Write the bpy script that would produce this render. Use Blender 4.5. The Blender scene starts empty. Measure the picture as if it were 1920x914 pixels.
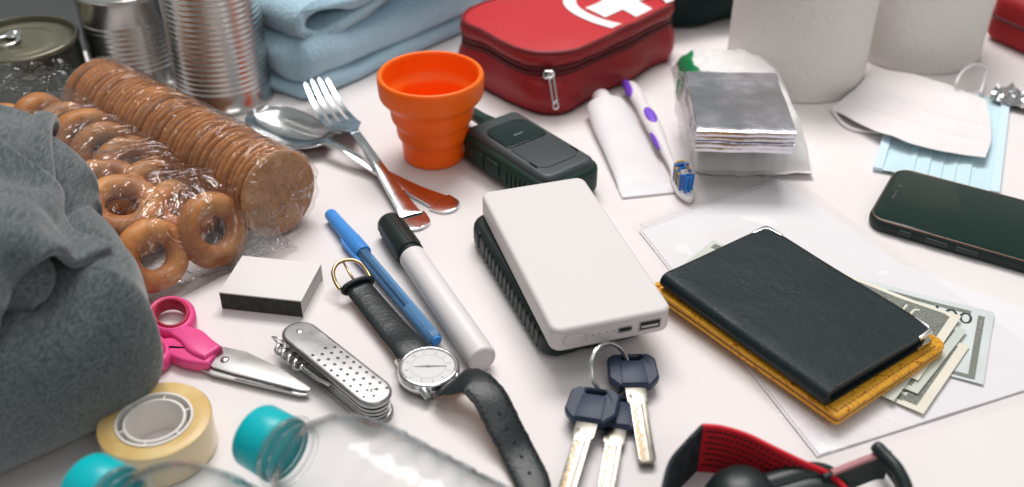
import bpy, bmesh, math, random
import numpy as np
from mathutils.bvhtree import BVHTree
from mathutils import Vector, Matrix, noise
from math import sin, cos, pi, radians, hypot, atan2, sqrt
random.seed(7)
MM = 0.001                      # all shapes below are written in millimetres
scene = bpy.context.scene
C = scene.collection

# ---------------------------------------------------------------- camera
cam_data = bpy.data.cameras.new('camera')
cam = bpy.data.objects.new('camera', cam_data); C.objects.link(cam)
PITCH, DIST = radians(35.0), 0.660
cam.location = (0, -DIST * cos(PITCH), DIST * sin(PITCH))
cam.rotation_euler = (pi / 2 - PITCH, 0, 0)
cam_data.sensor_width = 36; cam_data.lens = 37.5
cam_data.clip_start = 0.02; cam_data.clip_end = 50
cam_data.dof.use_dof = True
cam_data.dof.focus_distance = 0.615
cam_data.dof.aperture_fstop = 5.6
scene.camera = cam

# ---------------------------------------------------------------- room light and added front fill
world = bpy.data.worlds.new('World'); scene.world = world; world.use_nodes = True
wb = world.node_tree.nodes['Background']
wb.inputs['Color'].default_value = (0.95, 1.0, 0.975, 1); wb.inputs['Strength'].default_value = 0.31

def area(name, loc, target, sx, sy, power, col):
    l = bpy.data.lights.new(name, 'AREA'); l.shape = 'RECTANGLE'; l.size = sx; l.size_y = sy
    l.energy = power; l.color = col
    o = bpy.data.objects.new(name, l); C.objects.link(o); o.location = loc
    o.rotation_euler = (Vector(target) - Vector(loc)).to_track_quat('-Z', 'Y').to_euler()
    return o
area('window_softbox', (0.05, 0.95, 1.75), (0, 0.05, 0), 1.2, 0.6, 32.5, (1.0, 0.965, 0.95))
area('ceiling_softbox', (-0.1, 0.12, 1.95), (0, 0.1, 0), 1.3, 1.0, 9.5, (1.0, 0.965, 0.95))
area('front_fill', (0.7, -1.5, 1.35), (0, 0.1, 0), 1.0, 0.7, 4.5, (1.0, 0.96, 0.95))  # added fill lamp, brightens the sides that face the viewer

scene.view_settings.view_transform = 'Standard'; scene.view_settings.look = 'None'
scene.view_settings.exposure = 0.0; scene.view_settings.gamma = 1.0
scene.view_settings.use_curve_mapping = False
scene.render.engine = 'CYCLES'
scene.cycles.max_bounces = 10; scene.cycles.transparent_max_bounces = 24
scene.cycles.transmission_bounces = 8; scene.cycles.glossy_bounces = 5
scene.cycles.caustics_reflective = False; scene.cycles.caustics_refractive = False
scene.cycles.use_denoising = True

# ---------------------------------------------------------------- materials
def mat(name, col, rough=0.5, metal=0.0, spec=0.5, bump=None, var=None, coat=0.0, sss=0.0, sssr=(1, .4, .2),
        trans=0.0, ior=1.45, aniso=0.0, sheen=0.0, bumps=None, rvar=None, distort=0.0):
    m = bpy.data.materials.new(name); m.use_nodes = True
    nt = m.node_tree; b = nt.nodes['Principled BSDF']; N = nt.nodes.new; L = nt.links.new
    b.inputs['Base Color'].default_value = (*col, 1)
    b.inputs['Roughness'].default_value = rough; b.inputs['Metallic'].default_value = metal
    b.inputs['Specular IOR Level'].default_value = spec; b.inputs['Coat Weight'].default_value = coat
    b.inputs['Coat Roughness'].default_value = 0.08
    b.inputs['IOR'].default_value = ior; b.inputs['Transmission Weight'].default_value = trans
    if sheen: b.inputs['Sheen Weight'].default_value = sheen; b.inputs['Sheen Roughness'].default_value = 0.5
    if sss:
        b.inputs['Subsurface Weight'].default_value = sss
        b.inputs['Subsurface Radius'].default_value = sssr; b.inputs['Subsurface Scale'].default_value = 0.004
    tc = N('ShaderNodeTexCoord')
    def tex(scale, detail=4, kind='noise'):
        if kind == 'voronoi':
            t = N('ShaderNodeTexVoronoi'); t.feature = 'DISTANCE_TO_EDGE'; t.inputs['Scale'].default_value = scale
        else:
            t = N('ShaderNodeTexNoise'); t.inputs['Scale'].default_value = scale; t.inputs['Detail'].default_value = detail
            t.inputs['Distortion'].default_value = distort
        L(tc.outputs['Object'], t.inputs['Vector'])
        return t
    if var:                                     # (scale, second colour, low, high)
        t = tex(var[0]); r = N('ShaderNodeValToRGB')
        if len(var) > 4:                        # streaky: stretch the pattern
            mg = N('ShaderNodeMapping'); mg.inputs['Scale'].default_value = var[4]; L(tc.outputs['Object'], mg.inputs[0]); L(mg.outputs[0], t.inputs['Vector'])
        r.color_ramp.elements[0].position = var[2]; r.color_ramp.elements[1].position = var[3]
        r.color_ramp.elements[0].color = (*col, 1); r.color_ramp.elements[1].color = (*var[1], 1)
        L(t.outputs[0], r.inputs[0]); L(r.outputs[0], b.inputs['Base Color'])
    if rvar:
        t = tex(rvar[0]); mr = N('ShaderNodeMapRange')
        mr.inputs['From Min'].default_value = .3; mr.inputs['From Max'].default_value = .7
        mr.inputs['To Min'].default_value = rvar[1]; mr.inputs['To Max'].default_value = rvar[2]
        L(t.outputs[0], mr.inputs[0]); L(mr.outputs[0], b.inputs['Roughness'])
    prev = None
    for bp in ([bump] if bump else []) + list(bumps or []):     # (scale, strength, distance mm[, kind])
        t = tex(bp[0], 5, bp[3] if len(bp) > 3 else 'noise'); bn = N('ShaderNodeBump')
        bn.inputs['Strength'].default_value = bp[1]; bn.inputs['Distance'].default_value = bp[2] * MM
        L(t.outputs[0], bn.inputs['Height'])
        if prev: L(prev.outputs[0], bn.inputs['Normal'])
        prev = bn
    if prev: L(prev.outputs[0], b.inputs['Normal'])
    return m

def film(name, tint=(1, 1, 1), rough=0.06, base=0.035, gain=0.9, bump=None, haze=0.0, power=1.0, edge=None):
    """clear thin plastic: see-through, with mirror-like sheen that grows at grazing angles"""
    m = bpy.data.materials.new(name); m.use_nodes = True; nt = m.node_tree; nt.nodes.clear(); N = nt.nodes.new; L = nt.links.new
    out = N('ShaderNodeOutputMaterial'); tr = N('ShaderNodeBsdfTransparent'); gl = N('ShaderNodeBsdfGlossy')
    tr.inputs[0].default_value = (*tint, 1); gl.inputs['Roughness'].default_value = rough
    fr = N('ShaderNodeLayerWeight'); fr.inputs[0].default_value = .5
    pf = N('ShaderNodeMath'); pf.operation = 'POWER'; pf.inputs[1].default_value = 3.5; L(fr.outputs['Facing'], pf.inputs[0])
    mp = N('ShaderNodeMath'); mp.operation = 'MULTIPLY_ADD'; mp.use_clamp = True
    mp.inputs[1].default_value = gain; mp.inputs[2].default_value = base
    L(pf.outputs[0], mp.inputs[0])
    mx = N('ShaderNodeMixShader'); L(mp.outputs[0], mx.inputs[0])
    if edge:                                    # plastic wall looks thicker and more tinted where it turns away
        lw = N('ShaderNodeLayerWeight'); lw.inputs[0].default_value = 0.35
        pw = N('ShaderNodeMath'); pw.operation = 'POWER'; pw.inputs[1].default_value = 2.6; L(lw.outputs['Facing'], pw.inputs[0])
        mc = N('ShaderNodeMix'); mc.data_type = 'RGBA'; L(pw.outputs[0], mc.inputs[0])
        mc.inputs[6].default_value = (*tint, 1); mc.inputs[7].default_value = (*edge, 1); L(mc.outputs[2], tr.inputs[0])
    if haze:
        df = N('ShaderNodeBsdfTranslucent'); df.inputs[0].default_value = (.9, .88, .88, 1)
        d2 = N('ShaderNodeBsdfDiffuse'); d2.inputs[0].default_value = (.85, .83, .83, 1)
        md = N('ShaderNodeMixShader'); md.inputs[0].default_value = .5; L(df.outputs[0], md.inputs[1]); L(d2.outputs[0], md.inputs[2])
        m2 = N('ShaderNodeMixShader'); m2.inputs[0].default_value = haze
        L(tr.outputs[0], m2.inputs[1]); L(md.outputs[0], m2.inputs[2]); L(m2.outputs[0], mx.inputs[1])
    else: L(tr.outputs[0], mx.inputs[1])
    L(gl.outputs[0], mx.inputs[2]); L(mx.outputs[0], out.inputs[0])
    if bump:
        tc = N('ShaderNodeTexCoord'); t = N('ShaderNodeTexNoise'); t.inputs['Scale'].default_value = bump[0]; t.inputs['Detail'].default_value = 3
        t.inputs['Distortion'].default_value = 2.2
        L(tc.outputs['Object'], t.inputs['Vector']); bn = N('ShaderNodeBump'); bn.inputs['Strength'].default_value = bump[1]
        bn.inputs['Distance'].default_value = bump[2] * MM; L(t.outputs[0], bn.inputs['Height'])
        L(bn.outputs[0], gl.inputs['Normal']); L(bn.outputs[0], fr.inputs['Normal'])
    return m

# ---------------------------------------------------------------- mesh helpers
def nz(x, y, z, s=1.0):
    return noise.noise(Vector((x * s, y * s, z * s)))

def make_mesh(name, v, f, smooth=40, weld=True, fix=True):
    me = bpy.data.meshes.new(name)
    me.from_pydata([(p[0] * MM, p[1] * MM, p[2] * MM) for p in v], [], f)
    bm = bmesh.new(); bm.from_mesh(me)
    if weld: bmesh.ops.remove_doubles(bm, verts=bm.verts, dist=2e-6)
    if fix: bmesh.ops.recalc_face_normals(bm, faces=bm.faces)
    bm.to_mesh(me); bm.free()
    if smooth:
        for p in me.polygons: p.use_smooth = True
        if smooth < 180: me.set_sharp_from_angle(angle=radians(smooth))
    return me

class MB:
    def __init__(s): s.v = []; s.f = []
    def add(s, v, f):
        o = len(s.v); s.v += [tuple(p) for p in v]; s.f += [[i + o for i in q] for q in f]; return s
    def loft(s, rings, cap0=True, cap1=True, closed=True, wrap=False):
        n = len(rings[0]); v = [p for r in rings for p in r]; f = []
        m = len(rings)
        for i in range(m if wrap else m - 1):
            for j in range(n if closed else n - 1):
                a = i * n + j; b = i * n + (j + 1) % n; i2 = (i + 1) % m
                f.append([a, b, i2 * n + (j + 1) % n, i2 * n + j])
        if cap0 and not wrap: f.append(list(range(n - 1, -1, -1)))
        if cap1 and not wrap: f.append([(m - 1) * n + j for j in range(n)])
        return s.add(v, f)
    def box(s, x0, x1, y0, y1, z0, z1):
        return s.loft([[(x0, y0, z), (x1, y0, z), (x1, y1, z), (x0, y1, z)] for z in (z0, z1)])
    def lathe(s, prof, seg=48, c=(0, 0, 0), axis='z', wrap=False, caps=True):
        rings = []
        for r, h in prof:
            ring = []
            for k in range(seg):
                a = 2 * pi * k / seg; p = (r * cos(a), r * sin(a), h)
                if axis == 'x': p = (p[2], p[0], p[1])
                if axis == 'y': p = (p[1], p[2], p[0])
                ring.append((p[0] + c[0], p[1] + c[1], p[2] + c[2]))
            rings.append(ring)
        return s.loft(rings, cap0=caps and prof[0][0] > 1e-6, cap1=caps and prof[-1][0] > 1e-6, wrap=wrap)
    def tube(s, path, r, seg=10, closed=False, flat=1.0):
        P_ = [Vector(p) for p in path]; n = len(P_)
        R = r if isinstance(r, (list, tuple)) else [r] * n
        T = []
        for i in range(n):
            a = P_[(i - 1) % n] if closed else P_[max(i - 1, 0)]; b = P_[(i + 1) % n] if closed else P_[min(i + 1, n - 1)]
            T.append((b - a).normalized())
        up = Vector((0, 0, 1)) if abs(T[0].z) < .9 else Vector((1, 0, 0))
        u = T[0].cross(up).normalized(); rings = []
        for i in range(n):
            u = (u - T[i] * u.dot(T[i])).normalized(); w = u.cross(T[i])
            rings.append([tuple(P_[i] + u * (R[i] * cos(2 * pi * k / seg)) + w * (R[i] * flat * sin(2 * pi * k / seg))) for k in range(seg)])
        return s.loft(rings, wrap=closed)
    def slab(s, outline, z0, z1, r=1.0, n=3, r0=None):
        """extruded outline (counter-clockwise) with rounded top and bottom edges"""
        r0 = r if r0 is None else r0
        rings = [[(x, y, z0 + r0 * (1 - cos(pi / 2 * k / n))) for x, y in offset(outline, r0 * (1 - sin(pi / 2 * k / n)))] for k in range(n + 1)]
        rings += [[(x, y, z1 - r * (1 - sin(pi / 2 * k / n))) for x, y in offset(outline, r * (1 - cos(pi / 2 * k / n)))] for k in range(n + 1)]
        return s.loft(rings)
    def ringslab(s, outer, inner, z0, z1, r=0.6):
        """slab with a hole; both outlines have the same number of points"""
        n = len(outer)
        L = [offset(outer, r), outer, outer, offset(outer, r), offset(inner, -r), inner, inner, offset(inner, -r)]
        Z = [z0, z0 + r, z1 - r, z1, z1, z1 - r, z0 + r, z0]
        return s.loft([[(x, y, z) for x, y in o] for o, z in zip(L, Z)], wrap=True)
    def grid(s, pts):
        n = len(pts[0])
        v = [p for r in pts for p in r]
        f = [[i * n + j, i * n + j + 1, (i + 1) * n + j + 1, (i + 1) * n + j] for i in range(len(pts) - 1) for j in range(n - 1)]
        return s.add(v, f)
    def sheet(s, pts, t):
        """closed thin sheet of thickness t from a grid of points (offset downwards in z)"""
        n = len(pts[0]); m = len(pts)
        rim = [(0, j) for j in range(n)] + [(i, n - 1) for i in range(1, m)] + [(m - 1, j) for j in range(n - 2, -1, -1)] + [(i, 0) for i in range(m - 2, 0, -1)]
        v = [p for r in pts for p in r] + [(p[0], p[1], p[2] - t) for r in pts for p in r]; o = n * m
        f = [[i * n + j, i * n + j + 1, (i + 1) * n + j + 1, (i + 1) * n + j] for i in range(m - 1) for j in range(n - 1)]
        f += [[o + k for k in reversed(q)] for q in f]
        for k in range(len(rim)):
            a = rim[k][0] * n + rim[k][1]; b = rim[(k + 1) % len(rim)]; b = b[0] * n + b[1]
            f.append([a, b, o + b, o + a])
        return s.add(v, f)
    def move(s, fn):
        s.v = [fn(*p) for p in s.v]; return s
    def build(s, name, material, parent=None, smooth=40, weld=True, fix=True, subsurf=0):
        me = make_mesh(name, s.v, s.f, smooth, weld, fix)
        return link(name, me, material, parent, subsurf)

def link(name, me, material, parent=None, subsurf=0):
    o = bpy.data.objects.new(name, me); C.objects.link(o)
    if material and not me.materials: me.materials.append(material)
    if parent: o.parent = parent
    if subsurf and max(len(p.vertices) for p in me.polygons) < 9:
        md = o.modifiers.new('smooth', 'SUBSURF'); md.levels = subsurf; md.render_levels = subsurf
    return o

def offset(outline, d):
    """inset a counter-clockwise outline by d"""
    if abs(d) < 1e-9: return list(outline)
    n = len(outline); out = []
    for i in range(n):
        x0, y0 = outline[i - 1][:2]; x1, y1 = outline[i][:2]; x2, y2 = outline[(i + 1) % n][:2]
        ax, ay = x1 - x0, y1 - y0; bx, by = x2 - x1, y2 - y1
        la = hypot(ax, ay) or 1; lb = hypot(bx, by) or 1
        nx, ny = -ay / la - by / lb, ax / la + bx / lb; l = hypot(nx, ny) or 1; nx /= l; ny /= l
        c = max(.5, nx * -ay / la + ny * ax / la)
        out.append((x1 + nx * d / c, y1 + ny * d / c))
    return out

def rrect(x0, x1, y0, y1, r, n=6):
    rs = r if isinstance(r, (list, tuple)) else [r] * 4; o = []
    for (cx, cy, a0, rr) in ((x1, y1, 0, rs[0]), (x0, y1, 90, rs[1]), (x0, y0, 180, rs[2]), (x1, y0, 270, rs[3])):
        sx = -1 if cx == x1 else 1; sy = -1 if cy == y1 else 1
        for k in range(n + 1):
            a = radians(a0 + 90 * k / n); o.append((cx + sx * rr + rr * cos(a), cy + sy * rr + rr * sin(a)))
    return o

def ellipse(cx, cy, a, b, n=32, rot=0):
    return [(cx + a * cos(t) * cos(rot) - b * sin(t) * sin(rot), cy + a * cos(t) * sin(rot) + b * sin(t) * cos(rot)) for t in (2 * pi * k / n for k in range(n))]

def crom(pts, n, closed=False):
    """smooth curve through the points"""
    P_ = [Vector(p) for p in pts]; m = len(P_); out = []
    segs = m if closed else m - 1
    for q in range(n):
        t = q / n * segs if closed else q / (n - 1) * segs
        i = min(int(t), segs - 1); u = t - i
        g = (lambda k: P_[k % m]) if closed else (lambda k: P_[min(max(k, 0), m - 1)])
        a, b, c, d = g(i - 1), g(i), g(i + 1), g(i + 2)
        out.append(.5 * ((2 * b) + (c - a) * u + (2 * a - 5 * b + 4 * c - d) * u * u + (3 * b - a - 3 * c + d) * u ** 3))
    return [tuple(p) for p in out]

def surf(rows, nu, nv):
    """smooth surface through a net of points: nu x nv grid"""
    cols = [crom(r, nv) for r in rows]
    out = [[None] * nv for _ in range(nu)]
    for j in range(nv):
        c = crom([r[j] for r in cols], nu)
        for i in range(nu): out[i][j] = c[i]
    return out

def drape(pts, rest, ground, steps=170, seed=3, iters=10, grav=0.5, stiff=.5):
    """let a sheet of cloth (grid of points, mm) fall and wrinkle over what lies below it: ground(x, y) -> height"""
    X = np.array(pts, dtype=float); rng = np.random.default_rng(seed)
    X[..., 2] += rng.normal(0, 1.2, X.shape[:2]); V = np.zeros_like(X); m, n = X.shape[:2]
    def solve(A, B, r, k):
        d = B - A; l = np.linalg.norm(d, axis=-1, keepdims=True) + 1e-9; c = d * (.5 * k * (l - r) / l); A += c; B -= c
    for s in range(steps):
        V *= .965; V[..., 2] -= grav; O = X.copy(); X = X + V
        for it in range(iters):
            for o in (0, 1):
                solve(X[o:m - 1:2], X[o + 1::2][:len(X[o:m - 1:2])], rest, 1.0)
                solve(X[:, o:n - 1:2], X[:, o + 1::2][:, :X[:, o:n - 1:2].shape[1]], rest, 1.0)
                solve(X[o:m - 1:2, :-1], X[o + 1::2, 1:][:len(X[o:m - 1:2])], rest * 1.414, .5)
                solve(X[o:m - 1:2, 1:], X[o + 1::2, :-1][:len(X[o:m - 1:2])], rest * 1.414, .5)
            for o in (0, 1, 2, 3):
                a = X[o:m - 2:4]; solve(a, X[o + 2::4][:len(a)], rest * 2, .25)
                a = X[:, o:n - 2:4]; solve(a, X[:, o + 2::4][:, :a.shape[1]], rest * 2, .25)
            for o in range(6):
                a = X[o:m - 3:6]; solve(a, X[o + 3::6][:len(a)], rest * 3, stiff)
                a = X[:, o:n - 3:6]; solve(a, X[:, o + 3::6][:, :a.shape[1]], rest * 3, stiff)
            if it % 5 == 4 or it == iters - 1:
                g = ground(X[..., 0], X[..., 1]); low = X[..., 2] < g
                X[..., 2] = np.where(low, g, X[..., 2])
                f = low[..., None] * np.array([.45, .45, 0.0]); X += (O - X) * f
        V = X - O
    return X
def height_map(objs, x0, x1, y0, y1, step, pad):
    """how high the given things stand above the table, as a function of place (mm)"""
    dg = bpy.context.evaluated_depsgraph_get(); trees = []
    for o in objs:
        bm = bmesh.new(); bm.from_object(o, dg); bm.transform(o.matrix_world); trees.append(BVHTree.FromBMesh(bm)); bm.free()
    nx, ny = int((x1 - x0) / step) + 1, int((y1 - y0) / step) + 1; H = np.zeros((nx, ny))
    for i in range(nx):
        for j in range(ny):
            for t in trees:
                h = t.ray_cast(Vector(((x0 + i * step) * MM, (y0 + j * step) * MM, .5)), Vector((0, 0, -1)))
                if h[0] is not None: H[i, j] = max(H[i, j], h[0].z / MM)
    def f(x, y):
        u = np.clip((x - x0) / step, 0, nx - 1.001); v = np.clip((y - y0) / step, 0, ny - 1.001); i = u.astype(int); j = v.astype(int); a = u - i; b = v - j
        return H[i, j] * (1 - a) * (1 - b) + H[i + 1, j] * a * (1 - b) + H[i, j + 1] * (1 - a) * b + H[i + 1, j + 1] * a * b + pad
    return f

def thing(name, label, cat, loc=(0, 0, 0), rz=0.0, group=None):
    o = bpy.data.objects.new(name, None); C.objects.link(o); o.empty_display_size = 0.01
    o.location = (loc[0] * MM, loc[1] * MM, (loc[2] if len(loc) > 2 else 0) * MM); o.rotation_euler = (0, 0, rz)
    o['label'] = label; o['category'] = cat
    if group: o['group'] = group
    return o
def tag(o, label, cat, group=None):
    o['label'] = label; o['category'] = cat
    if group: o['group'] = group
    return o
def frame(a, b):
    """place and heading of a thing that points from a to b on the table"""
    return atan2(b[1] - a[1], b[0] - a[0]), hypot(b[0] - a[0], b[1] - a[1])
def rect(p0, p1, p2, p3):
    """centre, heading and sides of the rectangle p0 p1 p2 p3 (length along p0-p1)"""
    cx = (p0[0] + p1[0] + p2[0] + p3[0]) / 4; cy = (p0[1] + p1[1] + p2[1] + p3[1]) / 4
    ux, uy = (p1[0] - p0[0] + p2[0] - p3[0]) / 2, (p1[1] - p0[1] + p2[1] - p3[1]) / 2
    vx, vy = (p3[0] - p0[0] + p2[0] - p1[0]) / 2, (p3[1] - p0[1] + p2[1] - p1[1]) / 2
    a = atan2(uy, ux); b = atan2(vy, vx)
    d = (b - a + pi) % (2 * pi) - pi
    a += (d - (pi / 2 if d > 0 else -pi / 2)) / 2
    return cx, cy, a, hypot(ux, uy), hypot(vx, vy)
def lw(o, p):
    """table point p in the thing's own axes"""
    x, y, z = p[0] - o.location.x / MM, p[1] - o.location.y / MM, p[2] - o.location.z / MM
    a = -o.rotation_euler.z
    return (x * cos(a) - y * sin(a), x * sin(a) + y * cos(a), z)
def put(o, x=0, y=0, z=0, rx=0, ry=0, rz=0):
    o.location = (x * MM, y * MM, z * MM); o.rotation_euler = (rx, ry, rz); return o
def lettering(name, s, size, material, parent, x, y, z, rx=0, ry=0, rz=0, sx=1.0, depth=0.0):
    cu = bpy.data.curves.new(name, 'FONT'); cu.body = s; cu.size = size * MM; cu.align_x = 'CENTER'; cu.align_y = 'CENTER'
    cu.extrude = depth * MM; cu.resolution_u = 3
    t = bpy.data.objects.new(name, cu); C.objects.link(t)
    dg = bpy.context.evaluated_depsgraph_get(); me = bpy.data.meshes.new_from_object(t.evaluated_get(dg))
    bpy.data.objects.remove(t)
    o = link(name, me, material, parent); me.materials.clear(); me.materials.append(material)
    put(o, x, y, z, rx, ry, rz); o.scale = (sx, 1, 1); return o

# ================================================================ palette
white_table = mat('table_laminate', (.80, .753, .748), .5, spec=.25, bump=(900, .04, .2), var=(14, (.785, .738, .733), .4, .6))
steel = mat('polished_steel', (.72, .72, .72), .16, 1.0, rvar=(120, .12, .24))
cutlery = mat('cutlery_steel', (.66, .67, .68), .13, 1.0, rvar=(60, .1, .2))
tinplate = mat('tinplate', (.64, .625, .61), .18, 1.0, bump=(60, .12, .6), rvar=(40, .16, .3))
black_plastic = mat('black_plastic', (.011, .022, .021), .38, bump=(2500, .12, .1))
black_gloss = mat('black_gloss', (.012, .026, .024), .13, spec=.35)
brass = mat('aged_brass', (.50, .37, .20), .26, 1.0)
dark_gap = mat('dark_gap', (.006, .012, .011), .7)
paper_white = mat('paper', (.80, .775, .80), .65, spec=.25, bump=(500, .05, .3))

# ================================================================ setting
# the table: one white slab whose rear left edge runs off at a slant
tb = MB()
tb.slab([(-900, -700), (900, -700), (900, 760), (300, 760), (-366.5, 273.6), (-900, -115)], -28, 0, 1.5, 3)
t = tb.build('table', white_table, smooth=30); t['kind'] = 'structure'
fl = MB(); fl.box(-6000, 6000, -4000, 9000, -760, -740)
f = fl.build('floor', mat('grey_floor', (.16, .17, .17), .6, var=(3, (.12, .13, .13), .4, .6))); f['kind'] = 'structure'

# ================================================================ tins and cans
def olive_tin():
    T = thing('fish_tin', 'olive drab round tin with a ring-pull lid at the left edge', 'tin can', (-366, 196, 0))
    olive = mat('olive_lacquer', (.060, .068, .056), .34, .25, var=(30, (.075, .08, .065), .4, .6), rvar=(50, .26, .42))
    oliveL = mat('olive_lid_lacquer', (.19, .18, .125), .30, .55, rvar=(60, .24, .38))
    b = MB(); b.lathe([(40.5, 0), (43.2, .2), (44, 1.6), (43.2, 3.2), (42.2, 4.2), (42, 7), (41.6, 20), (41, 38), (40.6, 44), (40.6, 46)], 96, caps=False)
    b.build('body', olive, T, 35)
    r = MB(); r.lathe([(40.6, 46), (41.9, 46.6), (42.2, 48.2), (41.6, 49.8), (40.6, 50.2), (39.7, 49.8), (39.4, 48), (39.2, 46)], 96, wrap=True)
    r.build('rim', mat('olive_rim', (.20, .19, .14), .26, .7), T, 50)
    l = MB(); l.lathe([(0, 46.2), (12, 46.2), (13, 46.6), (25, 46.6), (26, 46.0), (30, 46.0), (31, 46.5), (36, 46.5), (37, 45.8), (39.3, 45.6)], 96)
    lid = l.build('lid', oliveL, T, 60)
    p = MB(); p.ringslab(ellipse(-8, -3, 9.5, 11.5, 40), ellipse(-8, -4, 6.4, 7.6, 40), 48, 49.6, .6)
    p.slab(ellipse(-8, 8.5, 5.5, 7, 28), 47.6, 49.4, .6); p.lathe([(0, 50.2), (1.6, 50.0), (2.2, 49.2)], 20, (-8, 11, 0))
    p.build('ring_pull', steel, T, 50)
    return T
olive_tin()

def food_can(loc, R, H, label, rz):
    T = thing('food_can', label, 'tin can', loc, rz, 'ribbed steel food cans')
    prof = [(R - 3, 1.5), (R - 1.2, .2), (R + .4, .4), (R + .9, 2), (R + .3, 3.6), (R - .8, 4.4), (R - .8, 14)]
    z = 14.0; n = int((H - 34) / 4.1)
    for k in range(n):
        for q, d in enumerate((0, .55, .95, .55)): prof.append((R - .8 - d * .85, z + q * 4.1 / 4))
        z += 4.1
    prof += [(R - .8, z), (R - .8, H - 4.6), (R + .2, H - 3.8), (R + .9, H - 2.2), (R + .5, H - .6), (R - .4, H), (R - 1.5, H - .4), (R - 1.9, H - 2), (R - 2, H - 4)]
    b = MB(); b.lathe(prof, 96); b.f.pop() if len(b.f[-1]) > 10 else None
    b.move(lambda x, y, zz: (x * (1 + .004 * nz(x, y, zz, .05)), y * (1 + .004 * nz(x, y, zz, .05)), zz))
    b.build('body', tinplate, T, 60)
    l = MB(); l.lathe([(0, H - 5), (11, H - 5), (12, H - 4.4), (23, H - 4.4), (24, H - 5.2), (29, H - 5.2), (30, H - 4.6), (R - 2.2, H - 4.8), (R - 2, H - 4)], 72)
    l.build('lid', steel, T, 60)
    s = MB(); s.grid([[((R - .55) * cos(a), (R - .55) * sin(a), zz) for a in (-.035, 0, .035)] for zz in (5, H * .4, H - 5)])
    s.build('side_seam', steel, T, 60)
    return T
food_can((-221, 200, 0), 36.5, 112, 'ribbed steel food can nearest the blue blanket, reflecting orange', 1.5)
food_can((-297, 236, 0), 36.5, 76, 'ribbed steel food can behind the biscuit roll, its rim in view', 2.6)

# ================================================================ light blue fleece blanket
fleece_blue = mat('blue_fleece', (.38, .58, .71), .95, spec=.08, sheen=.5, bump=(420, .75, 1.6), bumps=[(1500, .6, .6)], var=(500, (.47, .68, .80), .35, .68))
def blanket():
    T = thing('folded_blanket', 'light blue fleece blanket folded and rolled behind the cutlery', 'blanket', (-146, 283, 0))
    # lower folded layers: a soft slab with its corner towards the viewer
    out = crom([(x, y, 0) for x, y in ((-95, 5), (-78, -38), (-42, -82), (-8, -92), (40, -40), (98, 25), (130, 90), (90, 180), (-40, 190), (-110, 90))], 160, True)
    out = [(p[0], p[1]) for p in out]
    def layer(z0, z1, r, grow, seed, name):
        b = MB(); N = 7; rings = []
        for k in range(2 * N + 1):
            a = -pi / 2 + pi * k / (2 * N); ins = r * (1 - cos(a)); z = (z0 + z1) / 2 + (z1 - z0) / 2 * sin(a)
            rings.append([(x, y, z) for x, y in offset(out, ins + grow)])
        cx, cy = 10, 50
        for sc in (.8, .55, .3, .1):
            rings.append([(cx + (x - cx) * sc, cy + (y - cy) * sc, z1 + 2) for x, y in offset(out, r + grow)])
        b.loft(rings)
        def w(x, y, z):
            h = max(0, min(1, (z - z0) / (z1 - z0)))
            k = nz(x, y, seed, .018) * 9 + nz(x, y, z + seed * 9, .05) * 3.5
            kz = nz(x + 50, y, seed, .022) * 5
            return (x + k, y + k * .6, max(.3, z + kz * h - (0 if z > 1 else 0)))
        b.move(w); return b.build(name, fleece_blue, T, 180, subsurf=1)
    layer(0, 13, 6, -1.5, 1.3, 'bottom_fold')
    layer(9, 44, 17, 1, 4.1, 'middle_fold')
    # the rolled top fold: cloth curled over on itself, its cut end towards the right
    fold_curve = crom([(190, 40, 104), (120, 25, 84), (70, 8, 70), (34, 0, 58), (6, 0, 54), (-9, 0, 59), (-13, 0, 66), (-8, 0, 74), (5, 0, 77.5), (22, 0, 75), (38, 0, 71), (64, 0, 78.5), (90, 0, 86), (140, 0, 99), (190, 0, 115)], 84)
    th = 8.5
    def ringat(t):
        # two-sided outline of the thick cloth at sweep position t
        pts = [(p[0], p[2]) for p in fold_curve]; L_ = []; R_ = []
        for i, (s, z) in enumerate(pts):
            a = pts[max(i - 1, 0)]; c = pts[min(i + 1, len(pts) - 1)]
            dx, dz = c[0] - a[0], c[1] - a[1]; l = hypot(dx, dz) or 1
            L_.append((s - dz / l * th / 2, z + dx / l * th / 2)); R_.append((s + dz / l * th / 2, z - dx / l * th / 2))
        o = L_ + [((L_[-1][0] + R_[-1][0]) / 2 + 2, (L_[-1][1] + R_[-1][1]) / 2)] + R_[::-1] + [((L_[0][0] + R_[0][0]) / 2 + 2, (L_[0][1] + R_[0][1]) / 2)]
        ring = []
        for s, z in o:
            # s runs to the back right, the sweep runs to the back left
            sx, sy = .74, .67; ex, ey = -.80, .60
            wz = nz(s, t * 1.3, z, .03) * 2.2; w2 = nz(s + 30, t, z, .02) * 4
            x = -2 + s * sx + (t + w2) * ex; y = -72 + s * sy + (t + w2) * ey; z = z - 11
            ring.append((x, y, z + wz - t * .02))
        return ring
    b = MB(); b.loft([[(p[0], p[1], p[2]) for p in ringat(t)] for t in (0, 1.5, 4, 10, 20, 34, 50, 70, 95, 125, 160)])
    b.build('rolled_fold', fleece_blue, T, 180, subsurf=1)
    return T
blanket()

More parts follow.
